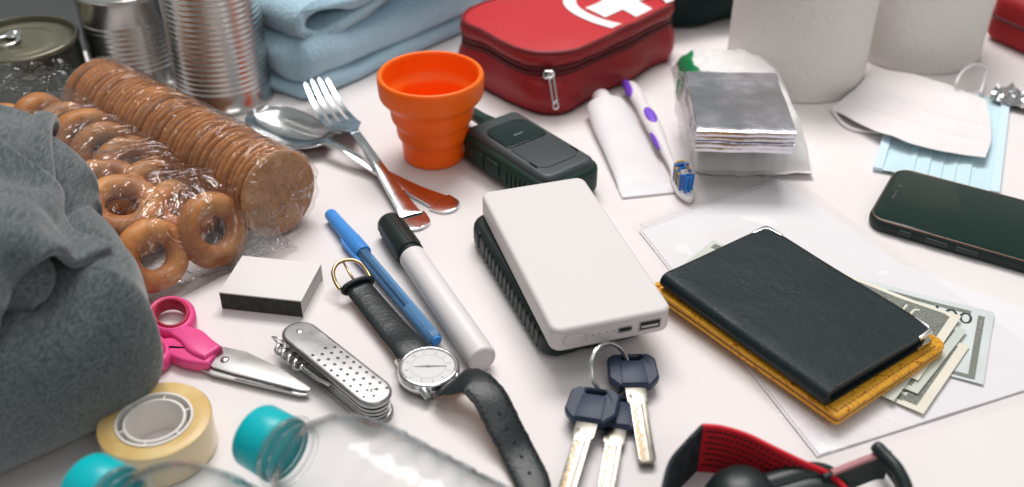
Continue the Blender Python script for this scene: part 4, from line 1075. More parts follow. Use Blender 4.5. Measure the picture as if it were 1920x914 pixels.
# ================================================================ wipes pack and folded rescue blanket
def pack():
    cx, cy, a, L, W = rect((123.2, 81.0, 3.0), (196.9, 86.6, 3.0), (215.6, 245.1, 3.0), (130.6, 245.1, 3.0))
    T = thing('wipes_pack', 'white plastic pack with green print beneath the silver blanket', 'wipes pack', (cx, cy, 0), a)
    wh = mat('white_pack_film', (.80, .775, .77), .33, spec=.5, bumps=[(50, .35, 3), (160, .2, 1)])
    gr = mat('green_print', (.005, .22, .075), .4, bumps=[(60, .4, 3)])
    H = 30; L2, W2 = L * .5, W * .5
    def zz(u, v):
        e = 12.5
        du = max(0, 1 - abs(u) ** 7); dv = max(0, 1 - (abs(v)) ** 5)
        z = 1.2 + H * du ** .55 * dv ** .8
        k = nz(u * 40, v * 60, 3, .09) * 3 + abs(nz(u * 50, v * 50, 8, .16)) * 2.6
        return max(.4, z + k * (1 if du * dv > .02 else .3) * (.4 + abs(v)))
    g = [[(u * L2 * (1 - .04 * (1 - abs(v))), v * W2, zz(u, v)) for u in (-1 + 2 * i / 44 for i in range(45))] for v in (-1 + 2 * j / 56 for j in range(57))]
    MB().sheet(g, .3).build('pack_body', wh, T, 45)
    # flat crimped flaps front and back
    for s in (-1, 1):
        gg = [[(u * L2 * .98, s * (W2 - 1 + 8 * q), 1.6 + 2.2 * q * (1 + .6 * sin(u * 3 + s)) + nz(u * 9, q * 3, s, .5) * 1.4) for u in (-1 + 2 * i / 40 for i in range(41))] for q in (0, .25, .5, .75, 1)]
        MB().sheet(gg, .35).build('crimped_flap', wh, T, 45)
    def patch(name, u0, u1, v0, v1, n=8, edge=lambda t: 0):
        pg = [[((u0 + (u1 - u0) * i / n + edge(j / 12)) * L2, (v0 + (v1 - v0) * j / 12) * W2, zz(u0 + (u1 - u0) * i / n + edge(j / 12), v0 + (v1 - v0) * j / 12) + .5) for i in range(n + 1)] for j in range(13)]
        return MB().grid(pg).build(name, gr, T, 60, fix=False)
    patch('green_band', -.995, -.74, .02, .78, 8, lambda t: .04 * sin(t * 9))
    for k, (u0, u1) in enumerate(((-.52, -.16), (-.08, .20), (.30, .62))):
        patch('green_caption', u0, u1, -.735, -.685); patch('green_caption', u0 + .04, u1 - .05, -.66, -.63)
    # the folded rescue blanket on top
    cx, cy, a, L, W = rect((118.9, 61.6, 47.0), (182.9, 57.4, 47.0), (185.0, 145.3, 47.0), (123.0, 148.7, 47.0))
    B = thing('rescue_blanket', 'folded shiny silver rescue blanket resting on the white pack', 'rescue blanket', (cx, cy, 29.5), a)
    foil = mat('silver_foil', (.62, .61, .66), .16, 1.0, bumps=[(20, .5, 6), (120, .14, 1.0)], rvar=(40, .14, .3))
    z = 0
    for k, (th, dy) in enumerate(((4.2, .4), (3.6, -1.2), (3.9, .8), (4.4, -.2))):
        b = MB(); rings = []
        for i in range(25):
            x = -L / 2 + L * i / 24; ring = []
            prof = [(-W / 2 + dy, .5), (-W / 2 + dy + .2, .9), (-W / 2 + dy + 1.2, 1)] + [(-W / 2 + W * q / 12, 1) for q in range(1, 12)] + [(W / 2 - 1.2, 1), (W / 2, .5), (W / 2 - 1.2, 0)] + [(-W / 2 + W * q / 12, 0) for q in range(11, 0, -1)] + [(-W / 2 + dy + 1.2, 0), (-W / 2 + dy + .2, .1)]
            for y, h in prof:
                q = nz(x, y, k * 9, .035) * .7 + nz(x, y, k * 9 + 4, .1) * .25
                ring.append((x + nz(y, k, 3, .06) * .8, y + nz(x, k * 5, 1, .05) * 1.0, z + (th - .15) * h + q * (.9 if h > .4 else .4)))
            rings.append(ring)
        b.loft(rings).build('foil_layer', foil, B, 50); z += th
    # clear inner pouch showing as a crinkled skirt at the left
    gg = []
    for i in range(30):
        v = i / 29; y = -W / 2 - 4 + (W + 10) * v
        gg.append([(-L / 2 - .6 - 5 * q + nz(v * 30, q * 3, 2, .3) * 1.6, y, 15.5 - 26 * q ** 1.2 + nz(v * 26, q * 4, 7, .35) * 2.6) for q in (0, .2, .4, .6, .8, 1)])
    MB().grid(gg).build('clear_pouch', crinkle_film, B, 22, weld=False, fix=False)
    gg = [[(-L / 2 - 6 + (L + 12) * i / 20, W / 2 + 2 + 22 * q, 8 - 4 * q + nz(i * .7, q * 3, 5, .5) * 2.2) for i in range(21)] for q in (0, .3, .6, .85, 1)]
    MB().grid(gg).build('pouch_flap', crinkle_film, B, 22, weld=False, fix=False)
pack()

# ================================================================ paper rolls
def paper_roll(loc, R, H, label, rz):
    T = thing('paper_roll', label, 'paper roll', loc, rz, 'white paper rolls')
    pp = mat('tissue_paper', (.80, .76, .73), .9, spec=.1, bumps=[(210, .9, 1.4, 'voronoi'), (900, .4, .4)])
    pr = []
    N = 120
    rings = []
    for z in (0, .6, 1.2, H * .25, H * .5, H * .75, H - 1.2, H - .6, H):
        ring = []
        for k in range(N):
            t = 2 * pi * k / N; r = R + nz(cos(t) * 3, sin(t) * 3, z * .02, .5) * .8 - (.8 if z in (0, H) else .2 if z in (.6, H - .6) else 0)
            ring.append((r * cos(t), r * sin(t), z))
        rings.append(ring)
    MB().loft(rings, cap0=False, cap1=False).build('outer_sheet', pp, T, 50)
    edge = mat('roll_edge', (.76, .73, .71), .95, spec=.05, bumps=[(700, .6, .6)])
    MB().lathe([(R - .1, 0.1), (22, 0.1), (22, H - .4), (R - .2, H - .1)], 72).build('wound_edge', edge, T, 40)
    MB().lathe([(22, .3), (22, H + .4), (20.6, H + .4), (20.6, .3)], 48, wrap=True).build('core', mat('grey_board', (.42, .36, .29), .85), T, 40)
    s = MB(); s.grid([[((R + 1.5) * cos(t), (R + 1.5) * sin(t), z) for t in (0, .03, .08, .16, .25, .33)] for z in (.5, H * .3, H * .6, H - .5)])
    s.build('loose_end', pp, T, 60, fix=False)
paper_roll((226, 239, 0), 54, 104, 'white paper roll standing behind the silver blanket', radians(70))
paper_roll((336, 287, 0), 53, 104, 'white paper roll standing behind the face masks', radians(100))

# ================================================================ face masks
def masks():
    T = thing('white_face_mask', 'white folded face mask lying on top of the blue mask', 'face mask', (299.3, 155.9, 0.0))
    wh = mat('white_nonwoven', (.80, .755, .755), .85, spec=.12, bumps=[(700, .25, .3), (40, .2, 2)])
    rows = [[(289.8, 232.7, 8.0), (314.2, 211.3, 11.0), (335.8, 195.1, 10.0), (355.7, 177.8, 8.0)],
            [(267.8, 202.7, 8.0), (291.1, 175.4, 11.0), (316.2, 155.1, 11.0), (346.9, 145.2, 8.0)],
            [(247.4, 180.2, 5.0), (274.4, 147.8, 10.5), (302.6, 125.4, 11.0), (337.0, 116.2, 8.0)],
            [(238.4, 172.8, 3.0), (258.6, 129.0, 9.0), (287.5, 99.7, 11.0), (323.5, 90.0, 9.0)]]
    g = surf([[lw(T, p) for p in r] for r in rows], 36, 48)
    for i in range(36):
        for j in range(48):
            x, y, z = g[i][j]; f = min(1, j / 8) * min(1, (47 - j) / 6)
            z += -1.6 * math.exp(-((i - 13 - j * .06) / 1.1) ** 2) * f - 1.2 * math.exp(-((i - 23 - j * .05) / 1.1) ** 2) * f + nz(x, y, 3, .06) * 1.2
            g[i][j] = (x, y, max(.8, z))
    MB().sheet(g, .6).build('mask_body', wh, T, 60)
    lp = [lw(T, p) for p in ((239.5, 171.1, 3.0), (242.5, 150.6, 2.0), (250.1, 140.9, 2.0), (265.8, 136.2, 2.0))]
    MB().tube(crom(lp, 20), 1.0, 8).build('ear_loop', wh, T, 180)
    lp = [lw(T, p) for p in ((336.2, 190.6, 14.0), (344.9, 203.4, 18.0), (357.6, 213.5, 19.0), (367.2, 214.3, 15.0), (364.6, 206.0, 10.0), (353.9, 184.6, 9.0))]
    MB().tube(crom(lp, 30), 1.3, 8).build('ear_loop', wh, T, 180)
    cx, cy, a, L, W = rect((247.0, 83.1, 3.0), (325.1, 54.5, 3.0), (367.3, 184.0, 3.0), (310.3, 220.1, 3.0))
    T = thing('blue_face_mask', 'pale blue pleated surgical mask under the white mask', 'face mask', (cx, cy, 0), a)
    bl = mat('blue_nonwoven', (.58, .75, .81), .8, spec=.15, bumps=[(900, .25, .3)])
    g = []
    for j in range(21):
        v = -1 + 2 * j / 20; row = []
        for i in range(97):
            u = -1 + 2 * i / 96; st = ((u * 1.0 + .62) * 4.2) % 1.0
            pl = 1.3 * st if -.5 < u < .62 else 0
            row.append((u * L / 2, v * W / 2, 2.4 + pl + nz(u * 30, v * 30, 1, .09) * 1.4))
        g.append(row)
    MB().sheet(g, .5).build('mask_body', bl, T, 40)
    for s in (-1, 1): MB().box(s * L / 2 - 3, s * L / 2 + 3, -W / 2, W / 2, 1.2, 2.0 + s * .0 + 1.8).build('edge_binding', mat('pale_binding', (.62, .78, .86), .8), T, 40)
    MB().tube(crom([(L * .1, -W / 2, 3), (L * .14, -W / 2 - 8, 2), (L * .24, -W / 2 - 9, 2), (L * .30, -W / 2 - 1, 3)], 24), 1.0, 8).build('ear_loop', wh, T, 180)
masks()

# ================================================================ smartphone
def phone():
    a, b = (224.3, 14.8, 8.0), (302.1, -31.7, 8.0)
    rz, _ = frame(a, b); L, W = 146, 73
    ux, uy = cos(rz), sin(rz); vx, vy = -uy, ux
    T = thing('smartphone', 'black smartphone with a blank dark screen at the right edge', 'smartphone', (a[0] + ux * L / 2 - ux * 3 + vx * W / 2, a[1] + uy * L / 2 - uy * 3 + vy * W / 2, 0), rz)
    o = rrect(-L / 2, L / 2, -W / 2, W / 2, 12, 10)
    MB().slab(o, .4, 8.6, 3, 5).build('case', mat('black_case', (.011, .020, .018), .5, spec=.35, bump=(2500, .12, .1)), T, 50)
    MB().ringslab(offset(o, 1.2), offset(o, 2.1), 7.9, 9.0, .25).build('metal_rim', mat('warm_rim', (.20, .13, .10), .3, .8), T, 50)
    MB().slab(offset(o, 2.0), 8.2, 8.85, .3, 2).build('screen', mat('phone_glass', (.010, .026, .021), .11, spec=.28), T, 50)
    dk = mat('earpiece', (.03, .04, .04), .4)
    MB().slab(rrect(-L / 2 + 8, -L / 2 + 9.4, -6, 6, .6, 4), 8.8, 8.92, .03, 2).build('earpiece', dk, T, 50)
    MB().lathe([(0, 8.93), (1.3, 8.92), (1.4, 8.86)], 20, (-L / 2 + 9, 12, 0)).build('front_camera', dk, T, 50)
    for x0, x1 in ((-52, -44), (-36, -22), (-18, -4)): MB().slab(rrect(x0, x1, -W / 2 - .7, -W / 2 + 2, .6, 3), 3.0, 6.4, .7, 3).build('side_button', mat('case_button', (.014, .024, .022), .45) if x0 == -52 else bpy.data.materials['case_button'], T, 50)
phone()

# ================================================================ papers in a clear sleeve
def quad_grid(a, b, c, d, nu, nv, z, amp, sc, seed):
    g = []
    for i in range(nu + 1):
        u = i / nu; row = []
        for j in range(nv + 1):
            v = j / nv
            x = (a[0] * (1 - u) + d[0] * u) * (1 - v) + (b[0] * (1 - u) + c[0] * u) * v
            y = (a[1] * (1 - u) + d[1] * u) * (1 - v) + (b[1] * (1 - u) + c[1] * u) * v
            row.append((x, y, max(z * .4, z + amp * nz(x, y, seed, sc))))
        g.append(row)
    return g
def papers():
    T = thing('loose_paper', 'white sheet of paper jutting out right of the clear sleeve', 'paper', (248.3, -84.0, 0.0))
    q = [lw(T, p) for p in ((226.2, -16.6, 0.2), (307.1, -77.7, 0.2), (274.4, -135.7, 0.2), (192.5, -93.4, 0.2))]
    MB().sheet(quad_grid(*q, 12, 12, .45, .3, .02, 4), .15).build('sheet', paper_white, T, 60)
    T = thing('folded_papers', 'white folded papers inside the clear sleeve under the wallets', 'papers', (161.7, -74.7, 0.0))
    q = [lw(T, p) for p in ((79.7, 12.7, 0.5), (178.3, 74.0, 0.5), (287.2, -124.7, 0.5), (146.5, -179.8, 0.5))]
    for k in range(2):
        qq = [(x + k * 1.2, y + k * .8, z) for x, y, z in q]
        MB().sheet(quad_grid(*qq, 24, 24, .9 + k * .45, .35, .02, 2 + k), .12).build('sheet', paper_white, T, 60)
    T = thing('document_sleeve', 'clear plastic zip sleeve holding the papers on the table', 'plastic sleeve', (161.7, -74.7, 0.0))
    c4 = ((73.7, 20.5, 0.5), (185.3, 85.1, 0.5), (296.9, -129.2, 0.5), (144.0, -182.9, 0.5))
    q = [lw(T, p) for p in c4]
    ff = film('sleeve_film', rough=.2, base=.02, gain=.35, bump=(40, .4, 2.0), haze=.05)
    g = quad_grid(*q, 80, 80, 2.0, 1.5, .045, 6)
    MB().grid(g).build('film_sheet', ff, T, 60, weld=False, fix=False)
    seam = mat('welded_seam', (.72, .68, .68), .4, spec=.4)
    u = Vector(q[1]) - Vector(q[0]); u.normalize(); n = Vector((-u.y, u.x, 0)) * -1
    for dd in (7, 10): MB().tube([tuple(Vector(q[0]) + u * t + n * dd + Vector((0, 0, 2.0))) for t in range(4, int((Vector(q[1]) - Vector(q[0])).length) - 3, 6)], .55, 6).build('zip_track', ff, T, 180)
    MB().ringslab(ellipse(*(Vector(q[1]) - u * 14 + n * 4)[:2], 5, 3, 24), ellipse(*(Vector(q[1]) - u * 14 + n * 4)[:2], 4.5, 2.5, 24), 1.9, 2.3, .1).build('hang_hole', seam, T, 60)
papers()

# ================================================================ banknotes
note_ink = mat('note_ink', (.07, .085, .075), .7, bumps=[(1200, .3, .1)], var=(2400, (.36, .37, .32), .42, .62))
note_dark = mat('note_ink_solid', (.035, .042, .038), .7)
def note(label, right_top, right_bottom, z, style, curl=0.0, seed=1.0, x0=-34.0):
    dx, dy = right_top[0] - right_bottom[0], right_top[1] - right_bottom[1]; l = hypot(dx, dy); rz = atan2(dy, dx) - pi / 2
    mx, my = (right_top[0] + right_bottom[0]) / 2, (right_top[1] + right_bottom[1]) / 2
    T = thing('banknote', label, 'banknote', (mx - 78 * cos(rz), my - 78 * sin(rz), z), rz, 'hundred notes tucked in the wallet')
    col = {'blue': (.60, .645, .64), 'cream': (.74, .70, .60), 'green': (.56, .60, .54)}[style]
    pp = mat('note_paper_' + style, col, .75, spec=.15, bumps=[(600, .1, .3)], var=(25, tuple(min(.8, c * 1.10) for c in col), .4, .62))
    def zf(x, y): return .5 * nz(x, y, seed, .03) + curl * max(0, (x - 40) / 38) ** 2
    g = [[(x0 + (78 - x0) * i / 52, -33 + 66 * j / 22, zf(x0 + (78 - x0) * i / 52, -33 + 66 * j / 22) + .2) for j in range(23)] for i in range(53)]
    MB().sheet(g, .12).build('note_sheet', pp, T, 60)
    def strip(name, x0, x1, y0, y1, m, lift=.18):
        nx = max(2, int((x1 - x0) / 3)); ny = max(2, int((y1 - y0) / 3))
        gg = [[(x0 + (x1 - x0) * i / nx, y0 + (y1 - y0) * j / ny, zf(x0 + (x1 - x0) * i / nx, y0 + (y1 - y0) * j / ny) + .2 + lift) for j in range(ny + 1)] for i in range(nx + 1)]
        return MB().grid(gg).build(name, m, T, 60, fix=False)
    def num(s, size, x, y, m, sx=1.0, rzz=0, lift=.3):
        o = lettering('numeral', s, size, m, T, x, y, zf(x, y) + .2 + lift, 0, 0, rzz, sx); return o
    if style == 'blue':
        strip('border_print', 70, 73.5, -29, 26, note_ink); strip('border_print', 20, 66, 25.5, 28.5, note_ink); strip('border_print', x0 + 3, 73.5, -31, -28, note_ink)
        num('100', 15, 56, 20, note_dark, 1.05)
        # gold numeral patch and pale serial seal at the lower right
        MB().slab(ellipse(60, -21, 4.2, 4.6, 24), .5, .62, .03, 2).move(lambda x, y, zz: (x, y, zz + zf(x, y) - .1)).build('gold_spot', mat('gold_spot', (.62, .50, .10), .5), T, 50)
        num('100', 9, 60, -10, mat('pale_print', (.42, .50, .52), .7), 1.0, pi / 2)
    else:
        strip('border_print', 66, 73, -29, 29, note_ink); strip('border_print', x0 + 3, 66, -30, -25, note_ink); strip('border_print', x0 + 3, 66, 25, 30, note_ink)
        MB().slab(rrect(40, 72, 12, 30, [3, 9, 3, 9], 5), .4, .5, .03, 2).move(lambda x, y, zz: (x, y, zz + zf(x, y))).build('corner_panel', note_ink, T, 50)
        num('100', 15, 57, 20, mat('note_pale_numeral', (.70, .68, .58), .7), .95, 0, .5)
        num('100', 15.8, 57, 20, note_dark, .97, 0, .36)
        num('100', 10, 59, -20, note_dark, 1, 0, .4)
        MB().ringslab(ellipse(20, 0, 26, 24, 48), ellipse(20, 0, 24.8, 22.8, 48), .4, .5, .02).move(lambda x, y, zz: (x, y, zz + zf(x, y))).build('portrait_oval', note_ink, T, 50)
    return T
note('pale blue hundred note lowest in the fan, sticking out farthest right', (272.3, -69.5, 2.4), (242.7, -132.8, 2.4), 2.4, 'blue', 0, 1)
note('cream hundred note with its corner nearest the table in front of the wallet', (247.6, -100.5, 3.2), (204.0, -155.1, 3.2), 3.0, 'cream', .5, 2)
note('greenish hundred note in the middle of the fan', (250.7, -87.9, 4.0), (204.6, -142.1, 4.0), 3.7, 'green', .8, 3)
note('cream hundred note on top of the fan with bold numerals', (251.7, -75.9, 4.8), (206.9, -134.2, 4.8), 4.4, 'cream', 1.2, 4)
note('greenish hundred note whose corner peeks out above the black passport cover', (230.9, -99.3, 5.2), (195.8, -141.8, 5.2), 5.0, 'green', .0, 5, -66.0)

# ================================================================ yellow wallet and black passport cover
def wallets():
    p0, p1, p2 = (81.2, -58.0, 11.0), (157.5, -167.4, 11.0), (228.4, -108.7, 11.0)
    p3 = tuple(p0[i] + p2[i] - p1[i] for i in range(3))
    cx, cy, a, L, W = rect(p0, p1, p2, p3)
    T = thing('yellow_wallet', 'tooled mustard yellow leather wallet under the black passport cover', 'wallet', (cx, cy, 5.6), a)
    m = mat('tooled_yellow_leather', (.62, .265, .018), .42, spec=.4, bumps=[(800, .2, .2)])
    nt = m.node_tree; b = nt.nodes['Principled BSDF']; N = nt.nodes.new; Lk = nt.links.new
    tc = N('ShaderNodeTexCoord'); tn = N('ShaderNodeTexNoise'); tn.inputs['Scale'].default_value = 55; tn.inputs['Detail'].default_value = .6; tn.inputs['Distortion'].default_value = 1.6
    Lk(tc.outputs['Object'], tn.inputs['Vector'])
    mu = N('ShaderNodeMath'); mu.operation = 'MULTIPLY'; mu.inputs[1].default_value = 9; Lk(tn.outputs[0], mu.inputs[0])
    fr = N('ShaderNodeMath'); fr.operation = 'PINGPONG'; fr.inputs[1].default_value = .5; Lk(mu.outputs[0], fr.inputs[0])
    rp = N('ShaderNodeValToRGB'); rp.color_ramp.elements[0].position = .03; rp.color_ramp.elements[1].position = .11
    rp.color_ramp.elements[0].color = (.36, .11, .006, 1); rp.color_ramp.elements[1].color = (.74, .36, .022, 1); Lk(fr.outputs[0], rp.inputs[0]); Lk(rp.outputs[0], b.inputs['Base Color'])
    bn = N('ShaderNodeBump'); bn.inputs['Strength'].default_value = .5; bn.inputs['Distance'].default_value = .4 * MM; Lk(rp.outputs[0], bn.inputs['Height'])
    old = b.inputs['Normal'].links[0].from_node; Lk(old.outputs[0], bn.inputs['Normal']); Lk(bn.outputs[0], b.inputs['Normal'])
    o = rrect(-L / 2, L / 2, -W / 2, W / 2, [7, 4, 2.5, 2.5], 6)
    fine = []
    for i in range(len(o)):
        p, q = o[i], o[(i + 1) % len(o)]; n = max(1, int(hypot(q[0] - p[0], q[1] - p[1]) / 6)); fine += [(p[0] + (q[0] - p[0]) * k / n, p[1] + (q[1] - p[1]) * k / n) for k in range(n)]
    edge = mat('burnished_edge', (.16, .055, .012), .5)
    def sag(x, y, z): return (x, y, z + nz(x, y, 2, .025) * .5)
    MB().slab(fine, 0, 2.6, .9, 3).move(sag).build('back_panel', m, T, 50)
    MB().slab(offset(fine, .3), 2.4, 3.4, .1, 2).move(sag).build('edge_line', edge, T, 50)
    MB().slab(fine, 3.2, 5.8, 1.0, 3).move(sag).build('front_panel', m, T, 50)
    st = offset(fine, 3.4); thr = mat('wallet_thread', (.34, .13, .015), .7); k = 0
    for i in range(len(st)):
        p, q = st[i], st[(i + 1) % len(st)]; l = hypot(q[0] - p[0], q[1] - p[1])
        if l < 3 or not (p[0] > L / 2 - 12 or p[1] < -W / 2 + 6): continue
        for s in (0.05, .55):
            A = (p[0] + (q[0] - p[0]) * s, p[1] + (q[1] - p[1]) * s); B_ = (p[0] + (q[0] - p[0]) * (s + .34), p[1] + (q[1] - p[1]) * (s + .34))
            MB().tube([sag(*A, 5.85), sag(*B_, 5.85)], .34, 5).build('stitch', thr, T, 180)
    # black passport cover
    cx, cy, a, L, W = rect((153.3, -10.0, 23.0), (220.0, -107.0, 22.0), (152.2, -160.3, 19.0), (85.2, -60.8, 21.0))
    T = thing('passport_cover', 'black leather passport cover with metal corners on the yellow wallet', 'passport cover', (cx, cy, 11.7), a)
    lea = mat('navy_black_leather', (.010, .020, .024), .46, spec=.24, bumps=[(650, .5, .4, 'voronoi'), (60, .4, 1.8), (230, .25, .6)], rvar=(45, .38, .54))
    print_y = -1
    # y: -W/2 is the spine side (near left), +W/2 the open side
    def bend(x, y, z): return (x, y, z + nz(x, y, 7, .018) * .9 + (.8 * (x / L) ** 2))
    Hh = 9.6; rings = []
    for i in range(41):
        x = -L / 2 + L * i / 40
        out_ = [(W / 2, .0)] + [(W / 2 - W * k / 14, 0) for k in range(1, 13)]
        for k in range(9):
            t = -pi / 2 - pi * k / 8; out_.append((-W / 2 + Hh * .5 + Hh * .5 * cos(t), Hh * .5 + Hh * .5 * sin(t)))
        out_ += [(-W / 2 + W * k / 14, Hh - 1.0 * (k / 14)) for k in range(2, 14)] + [(W / 2 - .3, Hh - 1.0), (W / 2, Hh - 1.5), (W / 2 - .3, Hh - 2.3)]
        out_ += [(W / 2 - W * k / 14, Hh - 1.9) for k in range(1, 12)] + [(-W / 2 + 6, Hh - 2.0), (-W / 2 + 3, Hh * .5), (-W / 2 + 6, 1.6)] + [(W / 2 - W * k / 14, 1.5) for k in range(11, 0, -1)] + [(W / 2, 1.2)]
        e = 0 if 0 < i < 40 else .25
        rings.append([bend(x, y, z) for y, z in out_])
    MB().loft(rings).build('cover', lea, T, 45)
    MB().slab(rrect(-L / 2 + 2.5, L / 2 - 2.5, -W / 2 + 6, W / 2 - 2, 3, 4), 1.7, 7.0, .3, 2).build('page_block', mat('passport_inner', (.022, .03, .034), .6, bump=(300, .3, .4)), T, 40)
    ed = mat('worn_edge', (.040, .040, .036), .5)
    for x in (-L / 2 + .6, L / 2 - .6): MB().tube([bend(x, -W / 2 + 7 + (W - 9) * k / 12, Hh - .15 - (k / 12)) for k in range(13)], .5, 6).build('turned_edge', ed, T, 180)
    MB().tube([bend(-L / 2 + 2 + (L - 4) * k / 16, W / 2 - .5, Hh - .95) for k in range(17)], .5, 6).build('turned_edge', ed, T, 180)
    sil = mat('corner_silver', (.74, .72, .69), .2, 1.0)
    for sx in (-1, 1):
        X = sx * (L / 2 + .5); Y = W / 2 + .5; r = 3.0
        tri = [(X, Y - 13), (X, Y - r), (X - sx * .9, Y - .9), (X - sx * r, Y), (X - sx * 13, Y), (X - sx * 13, Y - 1.6), (X - sx * 4, Y - 2.4), (X - sx * 2.4, Y - 4), (X - sx * 1.6, Y - 13)]
        if sx > 0: tri = tri
        else: tri = tri[::-1]
        MB().slab(tri, Hh - 2.7, Hh - .3, .3, 2).move(bend).build('metal_corner', sil, T, 40)
        MB().slab(tri, -.3, 1.6, .3, 2).move(lambda x, y, z: (x, y, z + .2)).build('metal_corner', sil, T, 40)
wallets()

# ================================================================ keys
def keys():
    navy = mat('navy_key_head', (.022, .036, .072), .45, spec=.4, bump=(2500, .1, .1))
    nik = mat('nickel_blade', (.27, .252, .22), .42, 1.0, bump=(200, .1, .3), rvar=(120, .2, .34)); brs = mat('cut_brass', (.30, .19, .08), .4, .9, bump=(900, .4, .3))
    def key(a, b, z, label, tilt=0, roll=0):
        rz, _ = frame(a, b)
        T = thing('key', label, 'key', (a[0], a[1], z), rz, 'keys on the split ring'); T.rotation_euler = (roll, tilt, rz)
        out = [(-11, -9), (-8, -12.5), (6, -13), (12, -8), (12, 8), (6, 13), (-8, 12.5), (-11, 9)]
        # head with a slot near the rim; raised middle panel
        n = 48
        def res(o):
            pts = []; per = [hypot(o[i][0] - o[i - 1][0], o[i][1] - o[i - 1][1]) for i in range(len(o))]; tot = sum(per)
            for k in range(n):
                s = tot * k / n; i = 0
                idx = list(range(1, len(o))) + [0]; prev = 0
                for q in idx:
                    if s <= per[q] + 1e-9: break
                    s -= per[q]; prev = q
                t = s / per[q]; A = o[q - 1]; B = o[q]; pts.append((A[0] + (B[0] - A[0]) * t, A[1] + (B[1] - A[1]) * t))
            return pts
        slot = rrect(-9.2, -6.4, -5, 5, 1, 4)
        k0 = min(range(len(slot)), key=lambda i: hypot(slot[i][0] + 9.2, slot[i][1] + 5)); slot = slot[k0:] + slot[:k0]
        MB().ringslab(res(out), res(slot), 0, 5.2, 1.0).build('head', navy, T, 40)
        MB().slab([(-5, -6.2), (11, -6.8), (11, 6.8), (-5, 6.2)], 4.4, 6.0, .7, 2).build('head_panel', navy, T, 40)
        MB().slab([(10, -5.5), (16, -5.4), (22, -5.2), (22.5, -4.2), (58, -4.2), (60, -3), (60, 3), (58, 4.2), (22.5, 4.2), (22, 5.2), (16, 5.4), (10, 5.5)], 1.4, 3.8, .3, 2).build('blade', nik, T, 30)
        MB().slab([(17, -4.2), (25, -4.2), (25, -2.4), (17, -2.4)], 3.7, 4.05, .1, 2).build('blade_step', nik, T, 30)
        MB().box(23, 59, 1.2, 2.0, 3.6, 3.86).build('blade_groove', mat('key_groove', (.12, .10, .08), .5, .7) if 'key_groove' not in bpy.data.materials else bpy.data.materials['key_groove'], T)
        zig = [(24 + k * 2.2, -2.2 + (.9 if k % 2 else -.7) + .5 * sin(k * 1.7 + z)) for k in range(17)]
        MB().slab([(x, y - .55) for x, y in zig] + [(x, y + .55) for x, y in zig[::-1]], 3.5, 3.9, .08, 2).build('milled_track', brs, T, 40)
        return T
    key((62.3, -126.7, 9.0), (64.1, -182.9, 3.0), 5.4, 'silver key with a dark blue head nearest the power bank', radians(4), 0)
    key((53.3, -152.6, 3.0), (44.1, -200.0, 2.0), 1.0, 'middle key, its dark blue head tucked under the left key', 0, 0)
    key((40.2, -153.5, 9.0), (26.7, -201.0, 3.0), 6.4, 'key with a dark blue head farthest left, lying on the middle key', radians(3), radians(4))
    a, b, c = Vector((44.3, -141.3, 8.0)), Vector((60.0, -120.4, 10.0)), Vector((39.9, -134.7, 19.0))
    n = (b - a).cross(c - a).normalized(); ab, ac = b - a, c - a
    cc = a + ((n * -1).cross(ab) * -ac.length_squared * -1 * 0 + (ac.length_squared * ab.cross(ac).cross(ab) + ab.length_squared * ac.cross(ab.cross(ac))) / (2 * ab.cross(ac).length_squared))
    r = (a - cc).length; u = (a - cc).normalized(); v = n.cross(u)
    T = thing('split_ring', 'steel split ring standing up through the key heads', 'key ring', (cc.x, cc.y, 0), 0)
    for k, off in enumerate((-.55, .55)):
        pts = [lw(T, tuple(cc + u * (r * cos(t)) + v * (r * sin(t)) + n * off)) for t in (2 * pi * q / 56 for q in range(56))]
        pts = [(x, y, max(.8, z)) for x, y, z in pts]
        MB().tube(pts, .85, 8, True).build('ring_turn', steel, T, 180)
keys()

